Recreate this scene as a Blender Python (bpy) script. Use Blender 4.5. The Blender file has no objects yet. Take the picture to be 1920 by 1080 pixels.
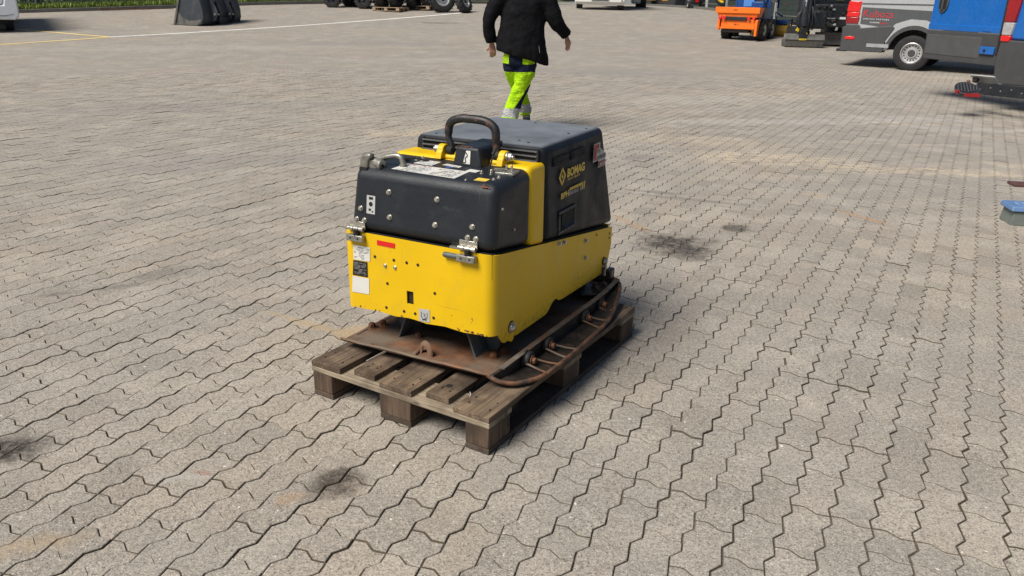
import bpy, bmesh, math, random
import numpy as np
from mathutils import Vector, Matrix, Euler, Quaternion
random.seed(7); RNG = np.random.default_rng(7)
R = math.radians
S = bpy.context.scene
COL = S.collection
# ------------------------------------------------------------------ camera
cd = bpy.data.cameras.new('camera'); cam = bpy.data.objects.new('camera', cd); COL.objects.link(cam)
cd.sensor_width = 36; cd.lens = 1486.33 / 1920 * 36; cd.clip_start = .05; cd.clip_end = 900
PITCH, ROLL, CAMZ = .35278, .01943, 1.44275
fw = Vector((0, math.cos(PITCH), -math.sin(PITCH))); r0 = Vector((1, 0, 0)); u0 = r0.cross(fw)
rv = math.cos(ROLL) * r0 + math.sin(ROLL) * u0; uv = -math.sin(ROLL) * r0 + math.cos(ROLL) * u0
cm = Matrix(((rv.x, uv.x, -fw.x, 0), (rv.y, uv.y, -fw.y, 0), (rv.z, uv.z, -fw.z, CAMZ), (0, 0, 0, 1)))
cam.matrix_world = cm; S.camera = cam
# ------------------------------------------------------------------ sky and sun
SUN_EL, SUN_AZ = 52, 233            # azimuth clockwise from +Y
w = bpy.data.worlds.new('World'); S.world = w; w.use_nodes = True
wn = w.node_tree.nodes; wl = w.node_tree.links
sk = wn.new('ShaderNodeTexSky'); sk.sky_type = 'NISHITA'; sk.sun_disc = False
sk.sun_elevation = R(SUN_EL); sk.sun_rotation = R(SUN_AZ); sk.dust_density = 1.2; sk.air_density = 1.0; sk.ozone_density = 1.0
bg = wn['Background']; bg.inputs['Strength'].default_value = .06
wl.new(sk.outputs[0], bg.inputs[0])
sl = bpy.data.lights.new('sun', 'SUN'); sl.energy = 5.0; sl.angle = R(30); sl.color = (1.0, .95, .87)
so = bpy.data.objects.new('sun', sl); COL.objects.link(so)
sd = Vector((math.sin(R(SUN_AZ)) * math.cos(R(SUN_EL)), math.cos(R(SUN_AZ)) * math.cos(R(SUN_EL)), math.sin(R(SUN_EL))))
so.rotation_euler = (-sd).to_track_quat('-Z', 'Y').to_euler(); so.location = (0, 0, 30)
S.view_settings.view_transform = 'Standard'; S.view_settings.look = 'None'; S.view_settings.gamma = 1
S.view_settings.use_curve_mapping = False; S.view_settings.exposure = .13
S.render.engine = 'CYCLES'
try:
    S.cycles.max_bounces = 6; S.cycles.use_denoising = True
except Exception: pass

# ------------------------------------------------------------------ terrain height
def H(y):
    y = np.asarray(y, float); t = np.clip(y - 12, 0, None)
    q = .0018 * np.minimum(t, 22) ** 2; s = .0018 * 44; e = np.clip(t - 22, 0, None)
    return q + .22 * (1 - np.exp(-e * s / .22))

# ------------------------------------------------------------------ materials
class NT:
    def __init__(s, name):
        s.m = bpy.data.materials.new(name); s.m.use_nodes = True; s.t = s.m.node_tree
        s.b = s.t.nodes['Principled BSDF']
    def n(s, typ, **kw):
        nd = s.t.nodes.new('ShaderNode' + typ)
        for k, v in kw.items(): setattr(nd, k, v)
        return nd
    def l(s, a, b): s.t.links.new(a, b)
    def noise(s, vec, scale, detail=3, rough=.55, dist=0):
        nd = s.n('TexNoise'); nd.inputs['Scale'].default_value = scale; nd.inputs['Detail'].default_value = detail
        nd.inputs['Roughness'].default_value = rough; nd.inputs['Distortion'].default_value = dist
        s.l(vec, nd.inputs['Vector']); return nd.outputs['Fac']
    def mapr(s, v, a, b, c=0., d=1.):
        nd = s.n('MapRange'); s.l(v, nd.inputs[0])
        for i, q in enumerate((a, b, c, d)): nd.inputs[i + 1].default_value = q
        return nd.outputs[0]
    def math(s, op, a, b=None):
        nd = s.n('Math', operation=op)
        for i, q in enumerate((a, b)):
            if q is None: continue
            if isinstance(q, (int, float)): nd.inputs[i].default_value = q
            else: s.l(q, nd.inputs[i])
        return nd.outputs[0]
    def mix(s, f, a, b, mode='MIX'):
        nd = s.n('Mix', data_type='RGBA', blend_type=mode)
        for sock, q in ((nd.inputs[0], f), (nd.inputs[6], a), (nd.inputs[7], b)):
            if isinstance(q, (int, float)): sock.default_value = q
            elif isinstance(q, tuple): sock.default_value = (*q[:3], 1)
            else: s.l(q, sock)
        return nd.outputs[2]
    def scalev(s, vec, sc, rot=None):
        nd = s.n('Mapping'); nd.inputs['Scale'].default_value = sc
        if rot: nd.inputs['Rotation'].default_value = rot
        s.l(vec, nd.inputs['Vector']); return nd.outputs[0]
    def bump(s, h, strength, dist):
        nd = s.n('Bump'); nd.inputs['Strength'].default_value = strength; nd.inputs['Distance'].default_value = dist
        s.l(h, nd.inputs['Height']); s.l(nd.outputs[0], s.b.inputs['Normal'])
    def setv(s, k, v):
        if isinstance(v, (int, float)): s.b.inputs[k].default_value = v
        elif isinstance(v, tuple): s.b.inputs[k].default_value = (*v[:3], 1)
        else: s.l(v, s.b.inputs[k])

def mat(name, col, rough=.5, metal=0, var=.12, vs=6, dirt=None, bump=None, spec=.5, coat=0, sky_sheen=None):
    """painted or plain surface: tone variation, patches of dirt (colour, scale, low, high, amount), fine relief (scale, distance)"""
    k = NT(name); tc = k.n('TexCoord').outputs['Object']
    n1 = k.noise(tc, vs, 4)
    f = k.mapr(n1, .3, .7, 1 - var, 1 + var * .6)
    mul = k.n('CombineColor')
    for i in range(3): k.l(f, mul.inputs[i])
    c = k.mix(1.0, col, mul.outputs[0], 'MULTIPLY')
    rr = k.mapr(k.noise(tc, vs * 3.1, 3), .3, .7, max(rough - .12, .03), min(rough + .12, 1))
    if dirt:
        dc, ds, lo, hi, am = dirt
        g = k.mapr(k.noise(tc, ds, 6, .65), lo, hi, 0, am)
        c = k.mix(g, c, dc); rr = k.mix(g, rr, (.85, .85, .85))
    if sky_sheen:      # bright sky reflection painted into the colour of upward-facing surfaces
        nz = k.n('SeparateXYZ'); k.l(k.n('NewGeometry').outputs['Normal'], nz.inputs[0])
        df = k.math('MULTIPLY', k.mapr(nz.outputs[2], .75, .98, 0, sky_sheen[1]), k.mapr(k.noise(tc, 5, 6, .7), .3, .65, .55, 1))
        c = k.mix(df, c, sky_sheen[0])
    k.setv('Base Color', c); k.l(rr, k.b.inputs['Roughness']); k.setv('Metallic', metal)
    k.b.inputs['Specular IOR Level'].default_value = spec
    if coat: k.b.inputs['Coat Weight'].default_value = coat; k.b.inputs['Coat Roughness'].default_value = .08
    if bump:
        b2 = k.noise(tc, bump[0], 3, .6); k.bump(b2, 1.0, bump[1])
    return k.m

def wood(name, axis, c1, c2, wet=.5):
    k = NT(name); tc = k.n('TexCoord').outputs['Object']
    oi = k.n('ObjectInfo').outputs['Random']
    add = k.n('VectorMath', operation='ADD'); cmb = k.n('CombineXYZ')
    for i in range(3): k.l(k.math('MULTIPLY', oi, 17.3 + i * 5), cmb.inputs[i])
    k.l(tc, add.inputs[0]); k.l(cmb.outputs[0], add.inputs[1]); v = add.outputs[0]
    sc = [55, 55, 55]; sc[axis] = 3.0
    g1 = k.noise(k.scalev(v, sc), 1.6, 6, .65, .6)
    sc2 = [14, 14, 14]; sc2[axis] = 1.5
    g2 = k.noise(k.scalev(v, sc2), 1.0, 3, .5, .4)
    blot = k.noise(v, 7, 4)
    c = k.mix(k.mapr(g1, .3, .68), c1, c2)
    c = k.mix(k.mapr(g2, .45, .7, 0, .55), c, (c1[0] * .45, c1[1] * .42, c1[2] * .4))
    c = k.mix(k.mapr(blot, .42, .62, 0, wet), c, (.045, .028, .017))
    hs = k.n('HueSaturation'); k.l(c, hs.inputs['Color']); k.l(k.mapr(oi, 0, 1, .72, 1.2), hs.inputs['Value'])
    c = hs.outputs[0]
    kn = k.n('TexVoronoi'); kn.inputs['Scale'].default_value = 1
    sc3 = [13, 13, 13]; sc3[axis] = 5; k.l(k.scalev(v, sc3), kn.inputs['Vector'])
    c = k.mix(k.mapr(kn.outputs['Distance'], .06, .13, .85, 0), c, (.03, .016, .01))
    k.setv('Base Color', c); k.setv('Roughness', .86)
    k.bump(g1, .8, .0025)
    return k.m

def scuffed(name, col, rough, scr, grime, mudz=None, bump=None):
    """paint with hairline scratches (lighter or darker), smears and, near a lower edge, splashed dirt"""
    k = NT(name); tc = k.n('TexCoord').outputs['Object']; c = col
    v = k.mapr(k.noise(tc, 3.5, 4), .3, .7, .93, 1.04); mv = k.n('CombineColor')
    for i in range(3): k.l(v, mv.inputs[i])
    c = k.mix(1.0, col, mv.outputs[0], 'MULTIPLY')
    sc = None
    for i, (rot, sx) in enumerate((((.3, .2, .5), (3, 3, 160)), ((.9, -.4, -.3), (120, 5, 5)), ((-.5, .8, .1), (4, 140, 6)))):
        n = k.noise(k.scalev(tc, sx, rot), 1.0, 2, .5); g = k.mapr(n, .700, .735, 0, 1); sc = g if sc is None else k.math('MAXIMUM', sc, g)
    patchy = k.mapr(k.noise(tc, 4.5, 4, .6), .48, .62); sc = k.math('MULTIPLY', k.math('MULTIPLY', sc, patchy), scr[1])
    c = k.mix(sc, c, scr[0])
    g = k.mapr(k.noise(tc, 9, 6, .72), .52, .74, 0, grime[1]); c = k.mix(g, c, grime[0])
    chips = k.mapr(k.noise(tc, 55, 3, .6), .735, .75, 0, .9); c = k.mix(chips, c, (.06, .035, .02))
    if mudz:
        sp = k.n('SeparateXYZ'); k.l(tc, sp.inputs[0]); hz = k.mapr(sp.outputs[2], mudz[0], mudz[1], 1, 0)
        sp2 = k.mapr(k.math('ADD', k.noise(tc, 38, 5, .75), k.math('MULTIPLY', hz, .16)), .63, .74, 0, .6); c = k.mix(k.math('MULTIPLY', sp2, hz), c, (.20, .145, .07))
    k.setv('Base Color', c); k.l(k.mapr(k.noise(tc, 7, 5, .7), .3, .7, rough - .1, rough + .15), k.b.inputs['Roughness']); k.b.inputs['Specular IOR Level'].default_value = .4
    if bump: k.bump(k.noise(tc, bump[0], 3, .6), 1.0, bump[1])
    return k.m

def printed(name, bgc, fgc, row=90, col=60, dens=.5, rough=.35, up=2):
    """small printed label: rows of word-like marks"""
    k = NT(name); tc = k.n('TexCoord').outputs['Generated']
    sp = k.n('SeparateXYZ'); k.l(tc, sp.inputs[0])
    y = k.math('MULTIPLY', sp.outputs[up], row); fr = k.math('FRACT', y); fl = k.math('FLOOR', y)
    line = k.math('LESS_THAN', fr, .5)
    cb = k.n('CombineXYZ'); k.l(k.math('MULTIPLY', sp.outputs[0], col), cb.inputs[0]); k.l(k.math('MULTIPLY', fl, 7.7), cb.inputs[1])
    words = k.math('GREATER_THAN', k.noise(cb.outputs[0], 1.0, 2, .8), dens)
    ex = k.math('MULTIPLY', k.math('GREATER_THAN', sp.outputs[0], .08), k.math('LESS_THAN', sp.outputs[0], .92))
    f = k.math('MULTIPLY', k.math('MULTIPLY', line, words), ex)
    f = k.math('MULTIPLY', f, .85)
    gr = k.noise(k.n('TexCoord').outputs['Object'], 60, 4)
    c = k.mix(f, bgc, fgc); c = k.mix(k.mapr(gr, .5, .75, 0, .3), c, (.25, .23, .2))
    k.setv('Base Color', c); k.setv('Roughness', rough)
    return k.m

YEL = (.70, .44, .0012)
M = {}
M['yellow'] = mat('yellow_paint', YEL, .42, var=.05, vs=4, dirt=((.25, .15, .05), 34, .70, .78, .55), bump=(240, .0002), coat=.0, spec=.35)
M['yguard'] = scuffed('scuffed_yellow_guard', YEL, .42, ((.30, .19, .03), .55), ((.40, .26, .05), .28), (.25, .40), (240, .0002))
M['yellow2'] = mat('yellow_cast', YEL, .5, var=.06, vs=20, bump=(120, .0003))
M['black'] = mat('black_textured_plastic', (.0105, .0135, .0185), .44, var=.2, vs=5, dirt=((.07, .07, .07), 9, .62, .82, .25), bump=(420, .0011), spec=.6, sky_sheen=((.07, .075, .08), .6))
M['blackc'] = mat('black_cover_sky_sheen', (.009, .012, .017), .5, var=.25, vs=3, dirt=((.05, .052, .055), 4, .55, .85, .16), bump=(500, .00025), spec=.22, sky_sheen=((.21, .225, .25), .8))  # cover top paled in its colour to stand for reflected sky
M['black'] = scuffed('scuffed_black_hood', (.0105, .0135, .0185), .42, ((.09, .09, .09), .5), ((.045, .048, .052), .35), None, (420, .0011))
M['rubber'] = mat('black_rubber', (.014, .014, .014), .75, var=.3, vs=9, dirt=((.12, .1, .08), 11, .55, .75, .35), bump=(180, .0008))
M['rubberh'] = mat('worn_handle_rubber', (.014, .014, .015), .5, var=.3, vs=9, dirt=((.15, .055, .02), 26, .55, .66, .7), bump=(180, .0006))
M['rust'] = mat('rusty_steel', (.155, .068, .030), .85, var=.6, vs=13, dirt=((.14, .115, .085), 5, .42, .60, .85), bump=(160, .0015))
M['rust2'] = mat('bright_rust', (.21, .078, .026), .8, var=.5, vs=22, dirt=((.05, .035, .028), 15, .5, .62, .7), bump=(200, .001))
M['oily'] = mat('oily_dark_steel', (.018, .015, .013), .42, var=.5, vs=16, dirt=((.07, .036, .02), 14, .5, .66, .6), bump=(120, .0015))
M['plate'] = mat('worn_plate_steel', (.105, .09, .072), .72, var=.4, vs=18, dirt=((.11, .05, .026), 8, .44, .6, .8), bump=(140, .001))
M['rust3'] = mat('brown_rusty_tube', (.13, .058, .028), .75, var=.55, vs=24, dirt=((.03, .024, .02), 17, .48, .60, .85), bump=(200, .0012))
M['plate2'] = mat('bare_worn_plate', (.20, .185, .16), .65, var=.4, vs=14, dirt=((.07, .04, .025), 9, .46, .62, .8), bump=(140, .001))
M['gpaint'] = mat('grey_green_paint', (.085, .10, .10), .5, var=.3, vs=15, dirt=((.10, .05, .025), 16, .56, .70, .7), bump=(180, .0006))
M['zinc'] = mat('zinc_plated_steel', (.55, .53, .47), .34, metal=.85, var=.25, vs=30, dirt=((.2, .14, .08), 60, .55, .7, .4))
M['steel'] = mat('cast_steel', (.34, .33, .29), .42, metal=.7, var=.3, vs=24, dirt=((.09, .08, .06), 40, .5, .68, .5), bump=(150, .0005))
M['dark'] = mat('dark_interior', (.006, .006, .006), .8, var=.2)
M['yellhole'] = mat('dark_hole', (.02, .011, .004), .8, var=.2)
M['white'] = mat('white_sticker', (.62, .61, .57), .4, var=.08, dirt=((.3, .25, .2), 30, .62, .75, .5))
M['greys'] = mat('grey_sticker', (.42, .42, .41), .4, var=.08)
M['red'] = mat('red_sticker', (.62, .012, .012), .4, var=.06)
M['blue'] = mat('blue_sticker', (.03, .07, .25), .4)
M['ink'] = mat('black_ink', (.012, .012, .012), .5, var=.02)
M['logoy'] = mat('yellow_lettering', (.72, .50, .06), .5, var=.1)
M['logog'] = mat('worn_grey_lettering', (.28, .28, .27), .5, var=.3, vs=60)
M['logor'] = mat('red_lettering', (.35, .03, .04), .5, var=.1)
M['wood_t'] = wood('weathered_board', 1, (.055, .034, .020), (.235, .168, .108), .97)
M['wood_c'] = wood('weathered_stringer', 0, (.17, .13, .09), (.42, .35, .25), .5)
M['wood_b'] = wood('weathered_block', 2, (.05, .031, .019), (.16, .106, .068), .95)
M['wood_d'] = wood('dark_bottom_board', 1, (.055, .035, .025), (.13, .095, .07), .8)

# ------------------------------------------------------------------ mesh helpers
class MB:
    def __init__(s): s.v = []; s.f = []; s.mi = []; s.cur = 0
    def add(s, vs, fs):
        o = len(s.v); s.v += [tuple(x) for x in vs]; s.f += [tuple(i + o for i in f) for f in fs]; s.mi += [s.cur] * len(fs); return s
    def box(s, c, d, rot=None):
        x, y, z = (q / 2 for q in d)
        vs = [Vector((a * x, b * y, e * z)) for e in (-1, 1) for a, b in ((-1, -1), (1, -1), (1, 1), (-1, 1))]
        if rot is not None:
            m = Euler(rot).to_matrix() if not isinstance(rot, Matrix) else rot
            vs = [m @ v for v in vs]
        vs = [v + Vector(c) for v in vs]
        return s.add(vs, [(3, 2, 1, 0), (4, 5, 6, 7), (0, 1, 5, 4), (1, 2, 6, 5), (2, 3, 7, 6), (3, 0, 4, 7)])
    def hull8(s, b, t):
        """four bottom corners, four top corners, both counter-clockwise"""
        return s.add(list(b) + list(t), [(3, 2, 1, 0), (4, 5, 6, 7), (0, 1, 5, 4), (1, 2, 6, 5), (2, 3, 7, 6), (3, 0, 4, 7)])
    def prism(s, poly, axis, d0, d1):
        n = len(poly)
        def P(p, d):
            return (d, p[0], p[1]) if axis == 'x' else (p[0], d, p[1]) if axis == 'y' else (p[0], p[1], d)
        vs = [P(p, d0) for p in poly] + [P(p, d1) for p in poly]
        fs = [tuple(range(n))[::-1], tuple(range(n, 2 * n))] + [(i, (i + 1) % n, n + (i + 1) % n, n + i) for i in range(n)]
        return s.add(vs, fs)
    def cyl(s, p0, p1, r, seg=12, r1=None):
        r1 = r if r1 is None else r1
        p0, p1 = Vector(p0), Vector(p1); a = (p1 - p0).normalized(); q = a.orthogonal().normalized(); t = a.cross(q)
        vs = []
        for p, rr in ((p0, r), (p1, r1)):
            for i in range(seg):
                th = 2 * math.pi * i / seg; vs.append(p + (q * math.cos(th) + t * math.sin(th)) * rr)
        return s.add(vs, [tuple(range(seg))[::-1], tuple(range(seg, 2 * seg))] + [(i, (i + 1) % seg, seg + (i + 1) % seg, seg + i) for i in range(seg)])
    def tube(s, pts, r, seg=10, closed=False, rr=None, sq=None):
        pts = [Vector(p) for p in pts]; n = len(pts); vs = []; fs = []
        prev = None
        for i in range(n):
            if closed: d = pts[(i + 1) % n] - pts[i - 1]
            else: d = pts[min(i + 1, n - 1)] - pts[max(i - 1, 0)]
            d.normalize()
            if prev is None: q = d.orthogonal().normalized()
            else: q = (prev - d * prev.dot(d)).normalized()
            prev = q; t = d.cross(q); ra = rr[i] if rr else r
            for j in range(seg):
                th = 2 * math.pi * j / seg; vs.append(pts[i] + (q * math.cos(th) + t * math.sin(th) * (sq or 1)) * ra)
        for i in range(n if closed else n - 1):
            a, b = i * seg, ((i + 1) % n) * seg
            for j in range(seg): fs.append((a + j, a + (j + 1) % seg, b + (j + 1) % seg, b + j))
        if not closed: fs += [tuple(range(seg))[::-1], tuple(range((n - 1) * seg, n * seg))]
        return s.add(vs, fs)
    def loft(s, rings):
        """rings: list of lists of points, equal counts, capped"""
        n = len(rings[0]); vs = [p for r_ in rings for p in r_]; fs = []
        for i in range(len(rings) - 1):
            for j in range(n): fs.append((i * n + j, i * n + (j + 1) % n, (i + 1) * n + (j + 1) % n, (i + 1) * n + j))
        fs += [tuple(range(n))[::-1], tuple(range((len(rings) - 1) * n, len(rings) * n))]
        return s.add(vs, fs)
    def lathe(s, prof, p0, axis, seg=24, closed=True):
        """prof: (radius, height) along axis from p0"""
        a = Vector(axis).normalized(); q = a.orthogonal().normalized(); t = a.cross(q); p0 = Vector(p0); n = len(prof)
        vs = []
        for r_, h in prof:
            for j in range(seg):
                th = 2 * math.pi * j / seg; vs.append(p0 + a * h + (q * math.cos(th) + t * math.sin(th)) * r_)
        fs = [(i * seg + j, i * seg + (j + 1) % seg, ((i + 1) % n) * seg + (j + 1) % seg, ((i + 1) % n) * seg + j)
              for i in range(n if closed else n - 1) for j in range(seg)]
        return s.add(vs, fs)
    def ball(s, c, r, seg=12, sc=(1, 1, 1)):
        vs = [(c[0], c[1], c[2] + r * sc[2])]; rows = seg // 2
        for i in range(1, rows):
            ph = math.pi * i / rows
            for j in range(seg):
                th = 2 * math.pi * j / seg
                vs.append((c[0] + r * sc[0] * math.sin(ph) * math.cos(th), c[1] + r * sc[1] * math.sin(ph) * math.sin(th), c[2] + r * sc[2] * math.cos(ph)))
        vs.append((c[0], c[1], c[2] - r * sc[2])); L = len(vs) - 1
        fs = [(0, 1 + j, 1 + (j + 1) % seg) for j in range(seg)]
        for i in range(rows - 2):
            for j in range(seg): fs.append((1 + i * seg + j, 1 + (i + 1) * seg + j, 1 + (i + 1) * seg + (j + 1) % seg, 1 + i * seg + (j + 1) % seg))
        fs += [(L, 1 + (rows - 2) * seg + (j + 1) % seg, 1 + (rows - 2) * seg + j) for j in range(seg)]
        return s.add(vs, fs)
    def mesh(s, name, mats):
        me = bpy.data.meshes.new(name); me.from_pydata(s.v, [], s.f)
        bm = bmesh.new(); bm.from_mesh(me); bmesh.ops.recalc_face_normals(bm, faces=bm.faces); bm.to_mesh(me); bm.free()
        for m in (mats if isinstance(mats, (list, tuple)) else [mats]): me.materials.append(m)
        if any(s.mi): me.polygons.foreach_set('material_index', s.mi)
        return me
    def build(s, name, mats, parent=None, bevel=0, seg=2, smooth=None, loc=None, rot=None, solid=0):
        me = s.mesh(name, mats); o = bpy.data.objects.new(name, me); COL.objects.link(o)
        if parent: o.parent = parent
        if loc: o.location = loc
        if rot: o.rotation_euler = rot
        if solid:
            md = o.modifiers.new('solid', 'SOLIDIFY'); md.thickness = solid; md.offset = -1
            md = o.modifiers.new('split', 'EDGE_SPLIT'); md.split_angle = R(35)
        if bevel:
            md = o.modifiers.new('bevel', 'BEVEL'); md.width = bevel; md.segments = seg; md.limit_method = 'ANGLE'; md.angle_limit = R(32)
        if smooth is None: smooth = True
        if smooth:
            me.polygons.foreach_set('use_smooth', [True] * len(me.polygons))
            try: me.set_sharp_from_angle(angle=R(38))
            except Exception: pass
        return o

def tag(o, label=None, cat=None, group=None, kind=None):
    for k_, v in (('label', label), ('category', cat), ('group', group), ('kind', kind)):
        if v: o[k_] = v
    return o
def empty(name, loc, rz=0, **kw):
    o = bpy.data.objects.new(name, None); COL.objects.link(o); o.location = loc; o.rotation_euler = (0, 0, rz); o.empty_display_size = .2
    return tag(o, **kw)
def kids(o): return [c for c in bpy.data.objects if c.parent == o]
def copy_tree(o, parent=None, top=True):
    ch = [c for c in kids(o)]
    c = o.copy(); COL.objects.link(c)
    if parent: c.parent = parent
    for q in ch: copy_tree(q, c, False)
    return c
def text(name, string, origin, xd, yd, width, height, m, parent, bold=0, thick=.0006, space=1.0):
    """lettering: origin = lower left corner, stretched to width x height on the plane (xd, yd)"""
    cu = bpy.data.curves.new(name, 'FONT'); cu.body = string; cu.size = 1; cu.offset = bold; cu.space_character = space; cu.resolution_u = 3
    o = bpy.data.objects.new(name, cu); COL.objects.link(o); bpy.context.view_layer.update()
    me = bpy.data.meshes.new_from_object(o); bpy.data.objects.remove(o); bpy.data.curves.remove(cu)
    n = len(me.vertices); co = np.empty(n * 3); me.vertices.foreach_get('co', co); co = co.reshape(-1, 3)
    mn, mx = co.min(0), co.max(0); xd = np.array(xd, float); yd = np.array(yd, float)
    xd /= np.linalg.norm(xd); yd /= np.linalg.norm(yd); nd = np.cross(xd, yd)
    p = (co - mn) / np.maximum(mx - mn, 1e-6)
    out = np.array(origin)[None] + p[:, :1] * width * xd + p[:, 1:2] * height * yd + nd * thick
    me.vertices.foreach_set('co', out.ravel()); me.materials.clear(); me.materials.append(m); me.update()
    ob = bpy.data.objects.new(name, me); COL.objects.link(ob); ob.parent = parent
    return ob
def patch(name, pts, m, parent, off=.0008, thick=.0006):
    """thin sticker: corner points in order (counter-clockwise seen from outside), lifted off its surface"""
    p = [Vector(q) for q in pts]; n = (p[1] - p[0]).cross(p[2] - p[0]).normalized()
    mb = MB(); k = len(p)
    vs = [q + n * off for q in p] + [q + n * (off + thick) for q in p]
    mb.add(vs, [tuple(range(k))[::-1], tuple(range(k, 2 * k))] + [(i, (i + 1) % k, k + (i + 1) % k, k + i) for i in range(k)])
    return mb.build(name, m, parent, smooth=False)
# ================================================================== THE PAVED YARD
LTH, LA, LB, LI, LJ = -.50889, .11494, .11582, -2.1212, 19.1327
Ux = (math.cos(LTH), math.sin(LTH)); Vx = (-math.sin(LTH), math.cos(LTH))
RMAX = 16.4

STAINS = [  # x, y, angle, rx, ry, colour, amount
    (1.01, 4.75, .1, .24, .28, (.035, .03, .027), .97), (1.50, 5.18, 0, .10, .12, (.05, .045, .04), .85),
    (-.54, 2.12, 1.0, .12, .08, (.045, .034, .026), .9), (-1.68, 2.26, .3, .16, .11, (.03, .025, .022), .97),
    (-2.0, 3.84, .35, .12, .045, (.13, .12, .11), .6), (-2.28, 3.70, .35, .10, .04, (.13, .12, .11), .6), (-1.87, 4.05, .4, .22, .12, (.14, .13, .115), .5),
    (.80, 5.25, -1.1, .24, .04, (.36, .22, .12), .5), (2.52, 5.50, -1.05, .24, .035, (.40, .22, .10), .6), (2.40, 6.20, -1.0, .13, .03, (.36, .22, .12), .45),
    (-1.29, 1.80, .4, .16, .05, (.33, .23, .12), .45), (-.66, 2.03, .5, .06, .03, (.34, .20, .11), .4), (-1.05, 2.13, .2, .09, .035, (.45, .43, .40), .4),
    (-.98, 2.16, -.2, .04, .01, (.26, .11, .07), .5), (-1.0, 3.42, -.5, .24, .035, (.38, .27, .14), .55), (-.70, 3.30, .4, .10, .07, (.42, .28, .13), .5), (-1.58, 3.57, .3, .2, .08, (.24, .22, .21), .4),
    (1.40, 5.95, -.35, .55, .05, (.14, .13, .12), .6), (1.12, 6.2, -.3, .22, .05, (.10, .095, .09), .6), (1.2, 7.65, .1, .25, .14, (.15, .14, .13), .6),
    (-2.77, 29.0, -.1, 1.0, .35, (.10, .095, .09), .6), (.6, 7.0, .2, 1.0, .7, (.24, .225, .21), .35), (-2.4, 7.2, .3, 1.6, .5, (.22, .21, .20), .35),
    (3.0, 12.5, .2, 2.2, .6, (.42, .38, .32), .4), (-4.5, 10.5, .3, 2.5, .5, (.2, .19, .18), .3), (-8, 20, .3, 4, .8, (.38, .35, .31), .35), (-4, 22, .2, 3.5, .8, (.2, .19, .185), .35),
    (5.0, 10.7, .05, 1.3, .35, (.43, .41, .38), .35), (5.5, 9.9, -.1, .9, .3, (.43, .41, .38), .3), (2.0, 16.5, .1, 2.5, .8, (.22, .21, .2), .45), (7.0, 10.9, -.5, .9, .35, (.11, .105, .10), .45), (3.2, 10.2, .1, 1.6, .3, (.43, .41, .38), .35), (-1.3, 18.5, .3, 3, .6, (.36, .34, .30), .3),
]
SANDS = [(3.65, 7.28, -.12, 1.4, .19, 1.0), (2.5, 7.75, -.1, .8, .26, .95), (1.9, 8.7, -.15, 1.0, .28, .42), (5.2, 7.6, -.1, .8, .12, .6), (5.1, 10.3, -.1, .75, .10, .6), (4.3, 13.3, 0, 1.3, .3, .4), (-1.3, 8.75, .1, .38, .16, .6), (4.35, 8.7, -.1, .9, .06, .5), (-.95, 8.9, .2, .5, .25, .4)]

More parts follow.
